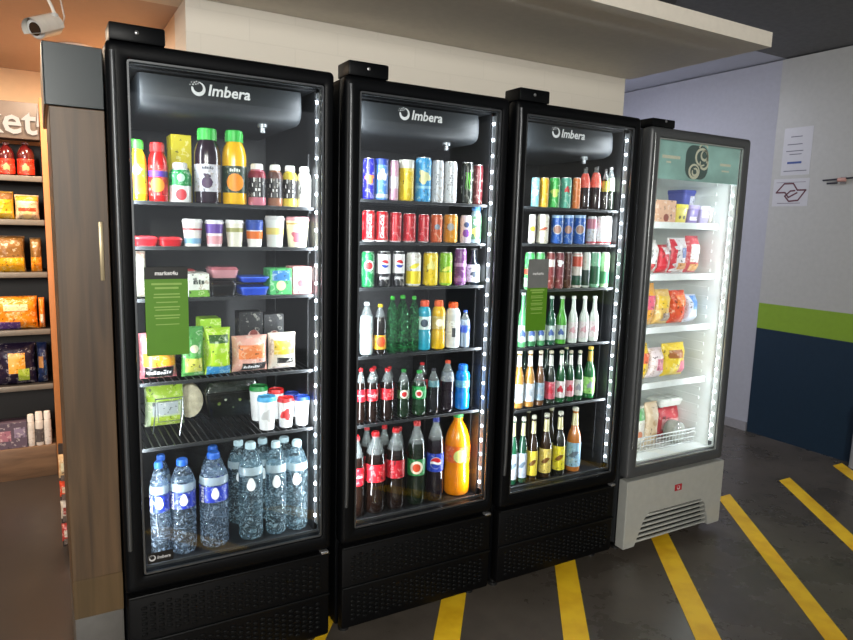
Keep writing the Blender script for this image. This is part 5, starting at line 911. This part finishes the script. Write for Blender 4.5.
def brick(c):
    m = bpy.data.materials.new('painted_block'); m.use_nodes = True; nt = m.node_tree; b = nt.nodes['Principled BSDF']
    N = nt.nodes.new; L = nt.links.new
    tc = N('ShaderNodeTexCoord'); mp = N('ShaderNodeMapping'); mp.inputs['Rotation'].default_value = (PI/2, 0, 0)
    L(tc.outputs['Object'], mp.inputs['Vector'])
    br = N('ShaderNodeTexBrick'); br.inputs['Scale'].default_value = 1; br.inputs['Brick Width'].default_value = .39; br.inputs['Row Height'].default_value = .095; br.inputs['Mortar Size'].default_value = .004; br.inputs['Mortar Smooth'].default_value = .6
    cc = lin(c)
    br.inputs['Color1'].default_value = cc; br.inputs['Color2'].default_value = tuple(v*.985 for v in cc[:3])+(1,); br.inputs['Mortar'].default_value = tuple(v*.955 for v in cc[:3])+(1,)
    L(mp.outputs[0], br.inputs['Vector']); L(br.outputs['Color'], b.inputs['Base Color']); b.inputs['Roughness'].default_value = .7
    bp = N('ShaderNodeBump'); bp.inputs['Strength'].default_value = .12; bp.inputs['Distance'].default_value = .003; bp.invert = True
    L(br.outputs['Fac'], bp.inputs['Height']); L(bp.outputs[0], b.inputs['Normal'])
    return m
CONC = concrete()
struct('floor_parking', G().box(.172, 6, -3.5, 5.3, -.1, 0), CONC)
struct('floor_market', G().box(-3.2, .172, -3.5, 5.0, -.1, 0), P('37322f', .3, var=.08, scale=3, bump=.04, bscale=8))
WH = P('c9c5bb', .75, var=.02); WHB = brick('dcd5c8')
struct('wall_back', G().box(.53, 2.93, 2.86, 3.10, 0, 2.83), WHB)
struct('wall_recess', G().box(2.70, 5.0, 5.0, 5.2, 0, 2.9), P('b4b4c0', .7, var=.02))
struct('wall_recess_left', G().box(2.73, 2.93, 3.10, 5.0, 0, 2.83), P('b4b4c0', .7, var=.02))
g = G()
LIL = P('a2a3ac', .55, var=.03); NAV = P('1a2c3c', .35, var=.05); GRN = P('7c9c2c', .45, var=.03); UPW = P('aaaaa6', .4, var=.03)
g.box(4.8, 5.0, 3.13, 5.0, 0, 2.83, 0)
g.box(4.795, 5.0, -3.5, 3.13, 0, .835, 1); g.box(4.795, 5.0, -3.5, 3.13, .835, 1.03, 2); g.box(4.795, 5.0, -3.5, 3.13, 1.03, 2.83, 3)
struct('wall_right', g, [LIL, NAV, GRN, UPW])
struct('baseboard_right', G().box(4.785, 4.7995, 3.135, 4.99, 0, .07), P('8c8a8e', .5))
# slab over the fridges, darker parking ceiling beyond
struct('trim_1', G().box(.53, 2.965, 2.0, 2.858, 2.41, 2.475).box(-3.2, .53, 2.0, 3.0, 2.405, 2.475), P('dcd4c6', .7, var=.03))
struct('ceiling_parking', G().box(-3.2, 5.0, -3.5, 3.12, 2.84, 2.95), P('6a6a68', .8, var=.1))
struct('ceiling_recess', G().box(2.7, 5.0, 3.12, 5.2, 2.84, 2.95), P('c4c6cc', .7, var=.02))
# a dark service pipe over the slab, bending up into the parking ceiling
o = obj('service_pipe', G().tube([(-1, 2.46, 2.70), (2.72, 2.46, 2.70), (2.80, 2.46, 2.715), (2.84, 2.46, 2.76), (2.845, 2.46, 2.839)], .035, 12), P('303032', .5)); tag(o, 'dark pipe above the pale slab, bending up into the ceiling', 'pipe')
for x in (.9, 2.2): obj('pipe_bracket', G().box(x-.012, x+.012, 2.42, 2.50, 2.66, 2.839), P('505050', .5, .5), o)
# market room behind and to the left
MW = P('d8b48c', .6, var=.02)
struct('wall_market_back', G().box(-3.2, 2.7, 4.82, 5.0, 0, 2.6), MW)
struct('wall_market_left', G().box(-3.4, -3.2, 2.0, 5.0, 0, 2.6), MW)
struct('wall_market_right', G().box(.53, .60, 3.10, 4.82, 0, 2.6), MW)
struct('ceiling_market', G().box(-3.2, .6, 3.0, 4.82, 2.405, 2.5), P('c4aa98', .7, var=.02))
# tall wooden end panel with grey upper section
WD = wood('3e2f20', '5e4831')
pn = thing('end_panel', 'tall wood-grain end panel with grey top section, left of the black fridges', 'panel', (.107, 2.45, 0))
obj('wood_board', G().cbox(-.074, .064, -.31, .31, .33, 1.846, .002, seg=1), WD, pn)
obj('top_section', G().cbox(-.082, .064, -.31, .31, 1.848, 2.014, .002, seg=1), P('2a3032', .3, .2, var=.06, scale=4), pn)
obj('edge_strip', G().cbox(-.0845, -.0822, -.312, .31, 1.848, 2.014, .0005, seg=1), P('404446', .3, .4), pn)
obj('kick_strip', G().cbox(-.074, .064, -.3125, -.3101, .33, .455, .0008, seg=1), wood('46361f', '5a462c'), pn)
obj('plinth', G().cbox(-.072, .064, -.300, .30, 0, .328, .003), P('524f4b', .5, var=.08), pn)
obj('latch_plate', G().cbox(.036, .048, -.316, -.3101, 1.365, 1.535, .002), P('a89878', .35, .5), pn)

# wall shelving in the market room
sh = thing('wall_shelving', 'dark wall shelving with grey shelf edges, in the warm-lit room at left', 'shelving', (-.5, 4.6, 0))
W2 = wood('5c4634', '7c6048', True)
obj('back_panel', G().box(-.8, .8, .14, .16, .19, 1.96), P('1a1614', .6), sh)
obj('base_cabinet', G().cbox(-.8, .52, -.19, .16, 0, .19, .003), W2, sh)
for z in (1.762,1.519,1.222,.891,.565):
    s = obj('shelf', G().box(-.8, .52, -.19, .14, z-.02, z), P('2c2826', .5), sh)
    obj('price_rail', G().cbox(-.8, .52, -.198, -.1905, z-.03, z+.001, .002), P('8c857c', .35, .5), s)
obj('side_panel', G().cbox(.522, .565, -.215, .16, 0, 2.19, .002), P('b0703c', .5, var=.04), sh)
obj('side_panel', G().cbox(-.842, -.80, -.215, .16, 0, 2.19, .002), P('b0703c', .5, var=.04), sh)
sg = thing('lit_sign', 'dark sign board with pale rounded lettering above the wall shelving', 'sign', (-.3, 4.5, 1.963))
obj('board', G().cbox(-.99, .318, -.10, .04, .0, .198, .003), P('5c5048', .5), sg)
v, f, tw, th = text2d('market4u', .012); xs = [p[0] for p in v]
v2, f2, tw2, th2 = text2d('market', .012); k = .205
x_off = .308 - tw2*k + tw*k/2                  # the word's t ends just left of the shelving's side panel
g = G()
keep = [q for q in f if not all(v[i][0]*k+x_off > .3165 for i in q)]     # the board is cut off by the shelving's side panel
for yy in (-.112, -.1005): g.add([(min(a*k+x_off, .3165), yy, b*k+.098) for a, b in v], keep)
obj('lettering', g, EM('ffe8d0', 1.15), sg, fixn=False)
# warm downlights in the market ceiling
for k, (x, y) in enumerate(((-.55, 3.75), (-1.7, 3.75), (.2, 4.0))):
    lt = thing('ceiling_light', ('warm round ceiling light over the shelving, nearest to it', 'warm round ceiling light farthest to the left', 'warm round ceiling light behind the white wall end')[k], 'ceiling light', (x, y, 2.404))
    obj('rim', G().lathe([(.09, -.012), (.10, -.010), (.10, 0), (.08, 0), (.08, -.010)], 24, False, False), P('e8e0d8', .4), lt)
    obj('diffuser', G().lathe([(.082, -.006), (0, -.006)], 24, False, True), EM('ffc890', 1.0), lt)
    ld = bpy.data.lights.new('warm_lamp', 'AREA'); ld.shape = 'DISK'; ld.size = .16; ld.energy = (38, 38, 18)[k]; ld.color = (1.0, .79, .58)
    lo = bpy.data.objects.new('warm_lamp', ld); COL.objects.link(lo); lo.location = (0, 0, -.02); lo.parent = lt

# snack packs on a narrow rack behind the end panel
rk = thing('snack_rack', 'narrow low wire rack of snack packs, half hidden behind the wooden end panel', 'rack', (.095, 3.35, 0))
obj('backboard', G().box(-.07, .25, .05, .06, .02, .50), P('3a2c24', .5), rk)
for z in (.06, .17, .275, .365):
    obj('tray_shelf', G().box(-.07, .25, -.05, .06, z-.008, z).box(-.07, .25, -.054, -.05, z-.008, z+.018), P('6a5a50', .4, .4), rk)
for x in (-.068, .248): obj('post', G().box(x-.006, x+.006, .045, .062, 0, .5), P('2c2420', .5), rk)
RKD = ['red and white','cream and red','red and orange','pale yellow']
for i, (z, h_, c, c2) in enumerate(((.0605,.085,'b84038','d8c8b8'),(.1705,.085,'c8b8a8','a04038'),(.2755,.075,'d84828','e0c0a0'),(.3655,.11,'d8b080','e8d8b0'))):
    for j in range(3):
        x = -.095+.0+.062*(j) + .12
        item('pouch', .045+.06*j, 3.32, z, .027, .04, h_, dict(c=c, d=[('rect', .15, .3, .85, .7, c2)]), '%s snack pack, %s from left, %s tier of the low snack rack' % (RKD[i], ('first','second','third')[j], ('bottom','second','third','top')[i]), 'packet', 'packs on the low snack rack')

# security camera under the market ceiling
cc = thing('security_camera', 'white bullet security camera hanging from the ceiling above the shelving', 'camera', (.046, 2.93, 2.404))
obj('mount', G().lathe([(.028, 0), (.028, -.008), (.012, -.014)], 16, True, True), P('d8d4cc', .4), cc)
obj('arm', G().tube([(-.004, 0, -.010), (.004, -.01, -.05), (.026, -.015, -.10), (.034, -.02, -.125)], .006, 8), P('d8d4cc', .4), cc)
hd = bpy.data.objects.new('housing', None)
g = G().lathe([(.026, -.075), (.031, -.07), (.031, .045), (.024, .062), (0, .066)], 20, True, False)
ho = obj('housing', g, P('c8c8c6', .35), cc, (.008, -.02, -.172)); ho.scale = (1.15, 1.15, .80)
d = Vector((-.055, -.055, -.035)).normalized()
ho.rotation_euler = Vector((-d.x, -d.y, -d.z)).to_track_quat('Z', 'Y').to_euler()
obj('sun_shield', G().loops([[(.035*math.sin(a)*q, .035*math.cos(a)*q, z) for a in [(-1.9+3.8*i/12) for i in range(13)] ] for z, q in ((-.098, 1), (.05, 1))]), P('d4d0c8', .35), ho)
obj('lens', G().lathe([(.020, -.078), (.020, -.0755)], 16), P('101014', .1), ho)
obj('joint', G().lathe([(0, -.012), (.012, -.008), (.014, 0), (.012, .008), (0, .012)], 12, False, False), P('b8b8b6', .3), cc, (.034, -.02, -.132))
obj('cable', G().tube([(.02, -.01, -.16), (.06, .0, -.165), (.066, .02, -.12), (.05, .03, -.02), (.04, .03, 0)], .003, 6), P('c0b8b0', .5), cc)

# parking stripes painted on the floor
YL = bpy.data.materials.new('worn_yellow_paint'); YL.use_nodes = True
nt = YL.node_tree; b = nt.nodes['Principled BSDF']; tc = nt.nodes.new('ShaderNodeTexCoord'); no = nt.nodes.new('ShaderNodeTexNoise'); no.inputs['Scale'].default_value = 9; no.inputs['Detail'].default_value = 8
nt.links.new(tc.outputs['Object'], no.inputs['Vector']); rp = nt.nodes.new('ShaderNodeValToRGB'); e = rp.color_ramp.elements
e[0].position = .3; e[0].color = lin('e8b018'); e[1].position = .62; e[1].color = lin('ffd02a'); nt.links.new(no.outputs['Fac'], rp.inputs['Fac']); nt.links.new(rp.outputs[0], b.inputs['Base Color']); b.inputs['Roughness'].default_value = .45
OR = ['first', 'second', 'third', 'fourth', 'fifth', 'sixth', 'last']
WHERE = ['leftmost yellow floor stripe, its edge just showing under the gap between left and middle fridges',
 'yellow floor stripe running out from under the middle black fridge', 'yellow floor stripe running out from under the right black fridge',
 'yellow floor stripe running out from under the white freezer', 'long yellow floor stripe passing just right of the white freezer',
 'yellow floor stripe second from the right wall, right of the freezer', 'short yellow floor stripe end at the foot of the navy wall']
for k, xe in enumerate((.715, 1.345, 1.962, 2.600, 3.235, 3.840, 4.450)):
    ye = 2.36; w = .125 if k < 4 else .112
    L_ = 1.9; dx, dy = -.608*L_, -.794*L_
    # cut along the row line at the far end; the stripe direction is the same for all
    x_e = xe + (ye-2.14)*.765
    g = G(); z0, z1 = .0004, .0022
    q = [(x_e, ye), (x_e+w, ye), (x_e+w+dx, ye+dy), (x_e+dx, ye+dy)]
    g.add([(x, y, z0) for x, y in q]+[(x, y, z1) for x, y in q], [(3,2,1,0),(4,5,6,7),(0,1,5,4),(1,2,6,5),(2,3,7,6),(3,0,4,7)])
    tag(obj('floor_stripe', g, YL, smooth=0), WHERE[k], 'floor marking', 'yellow parking floor stripes')

# notices on the right wall
def notice(y0, y1, z0, z1, label, draw):
    t = thing('wall_notice', label, 'notice', (4.7945, (y0+y1)/2, z0))
    w = (y1-y0)/2; H = z1-z0
    pg = obj('paper', G().box(-.0012, 0, -w, w, 0, H), P('b8b8bc', .3, var=.02), t)
    draw(pg, w, H)
def ln(g, a, b, z0, z1, x=-.0022): g.add([(x, a, z0), (x, b, z0), (x, b, z1), (x, a, z1)], [(0,1,2,3)])
def draw1(pg, w, H):
    g = G()
    for z, u0, u1 in ((.80, -.5, .3), (.64, -.7, .35), (.50, -.75, .45), (.43, -.5, .35), (.08, -.8, .8)): ln(g, -u1*w, -u0*w, z*H, (z+.018)*H)
    obj('printed_lines', g, P('60606c', .5), pg, fixn=False)
    g = G(); ln(g, -.4*w, .6*w, .24*H, .285*H); obj('blue_bar', g, P('2c4488', .5), pg, fixn=False)
def draw2(pg, w, H):
    g = G(); ln(g, -.8*w, .85*w, .86*H, .875*H); ln(g, -.6*w, .7*w, .10*H, .12*H); obj('printed_lines', g, P('605860', .5), pg, fixn=False)
    # two interlocking hexagonal ribbons
    def ribbon(pts, t_):
        v = []; f = []
        for i in range(len(pts)-1):
            a = Vector(pts[i]); b_ = Vector(pts[i+1]); n_ = (b_-a).normalized().orthogonal()*t_
            e_ = (b_-a).normalized()*t_*.6
            b0 = len(v); v += [a-e_+n_, b_+e_+n_, b_+e_-n_, a-e_-n_]; f.append((b0, b0+1, b0+2, b0+3))
        return v, f
    g = G()
    A = [(-.95, .0), (-.45, .5), (.15, .5), (.45, .12), (1.0, .12)]; B = [(-.95, .0), (-.35, .0), (-.1, -.28), (.45, -.02)]
    C_ = [(1.0, .12), (.55, -.45), (-.05, -.5), (-.35, -.2), (.0, .08), (.3, .1)]
    for pth in (A, B, C_):
        v, f = ribbon(pth, .045); g.add([(-.0022, -p[0]*w*.85, H*.5+p[1]*w*.95) for p in v], f)
    obj('emblem', g, P('5a2430', .5), pg, fixn=False)
notice(2.845, 3.06, 1.99, 2.33, 'white paper notice with small text and blue bar, upper one on right wall', draw1)
notice(2.835, 3.105, 1.765, 1.965, 'white paper notice with dark red ribbon emblem, lower one on right wall', draw2)
br_ = thing('wall_bracket', 'small dark horizontal bracket on the right wall, right of the notices', 'bracket', (4.7945, 2.60, 1.94))
obj('plate', G().cbox(-.006, 0, -.02, .02, -.03, .02, .002), P('807c7c', .4), br_)
obj('rail', G().tube([(-.02, .13, .0), (-.02, -.10, .012)], .006, 8).tube([(-.02, .10, -.022), (-.02, .03, -.020)], .006, 8), P('3c3c44', .4, .4), br_)
obj('pink_end', G().lathe([(.0, -.03), (.014, -.025), (.014, .025), (0, .03)], 12, False, False), P('c8988c', .4), br_, (-.022, -.0, .0)).rotation_euler = (PI/2, 0, 0)
# post at the right edge
po = thing('guard_post', 'pale grey guard post with dark collar, at the foot of the navy wall', 'post', (4.735, 2.262, 0))
obj('post_body', G().lathe([(.052, 0), (.05, .006), (.046, .33)], 20), P('8c8e8e', .5), po)
obj('collar', G().lathe([(.05, .33), (.054, .335), (.054, .375), (.05, .38)], 20), P('101418', .5), po)
obj('cap', G().lathe([(.05, .38), (.05, .40), (.04, .415), (0, .42)], 20, True, False), P('b0b4b4', .5), po)

# ------------------------------------------------------------------ parking tube lights (behind the camera)
for k, (x, y, e_) in enumerate(((-.78, -3.0, 230), (-2.3, -2.4, 120))):
    zt_ = 2.52
    lt = thing('tube_light', ('cool tube light on the parking ceiling in front of the fridges', 'cool tube light on the parking ceiling farther to the left')[k], 'ceiling light', (x, y, zt_))
    for sx in (-.5, .5): obj('hanger', G().tube([(sx, 0, -.001), (sx, 0, .32)], .005, 6), P('808080', .4, .6), lt)
    obj('fixture', G().cbox(-.62, .62, -.06, .06, -.04, 0, .004), P('b8b8b8', .5), lt)
    obj('tube', G().tube([(-.58, 0, -.055), (.58, 0, -.055)], .013, 10), EM('f4f2ea', 2.0), lt)
    ld = bpy.data.lights.new('tube_lamp', 'AREA'); ld.shape = 'RECTANGLE'; ld.size = 1.15; ld.size_y = .08; ld.energy = e_; ld.color = (1.0, .97, .90)
    lo = bpy.data.objects.new('tube_lamp', ld); COL.objects.link(lo); lo.location = (0, .02, -.055); lo.parent = lt; lo.rotation_euler = Vector((-.25, -1, .12)).to_track_quat('Z', 'X').to_euler()
lt = thing('recess_light', 'cool strip light on the ceiling of the recess behind the freezer', 'ceiling light', (3.35, 4.3, 2.84))
obj('fixture', G().cbox(-.06, .06, -.3, .3, -.035, 0, .004), P('c0c0c4', .5), lt)
obj('diffuser', G().box(-.045, .045, -.28, .28, -.038, -.0352), EM('dfe4ff', 4.0), lt)
ld = bpy.data.lights.new('recess_lamp', 'AREA'); ld.shape = 'RECTANGLE'; ld.size = .09; ld.size_y = .55; ld.energy = 34; ld.color = (.90, .92, 1.0)
lo = bpy.data.objects.new('recess_lamp', ld); COL.objects.link(lo); lo.location = (0, 0, -.05); lo.parent = lt

# ------------------------------------------------------------------ world, camera, view
w = bpy.data.worlds.new('dim_garage'); SC.world = w; w.use_nodes = True
bg = w.node_tree.nodes['Background']; bg.inputs['Color'].default_value = (.9, .93, 1.0, 1); bg.inputs['Strength'].default_value = .5
cam = bpy.data.cameras.new('camera'); co = bpy.data.objects.new('camera', cam); COL.objects.link(co)
F_PX, YAW, PIT, ROLL = 662.840, 0.526413, 0.141592, 0.028081
f_ = Vector((math.sin(YAW)*math.cos(PIT), math.cos(YAW)*math.cos(PIT), -math.sin(PIT)))
r0 = Vector((math.cos(YAW), -math.sin(YAW), 0)); u0 = r0.cross(f_)
r_ = math.cos(ROLL)*r0+math.sin(ROLL)*u0; u_ = -math.sin(ROLL)*r0+math.cos(ROLL)*u0
co.matrix_world = Matrix(((r_.x, u_.x, -f_.x, 0), (r_.y, u_.y, -f_.y, 0), (r_.z, u_.z, -f_.z, 1.55), (0,0,0,1)))
cam.sensor_fit = 'HORIZONTAL'; cam.sensor_width = 36; cam.lens = F_PX/853*36; cam.clip_start = .02
SC.camera = co
vs_ = SC.view_settings; vs_.view_transform = 'Standard'; vs_.look = 'None'; vs_.gamma = 1; vs_.use_curve_mapping = False; vs_.exposure = 0.0
try: SC.cycles.transparent_max_bounces = 32
except Exception: pass
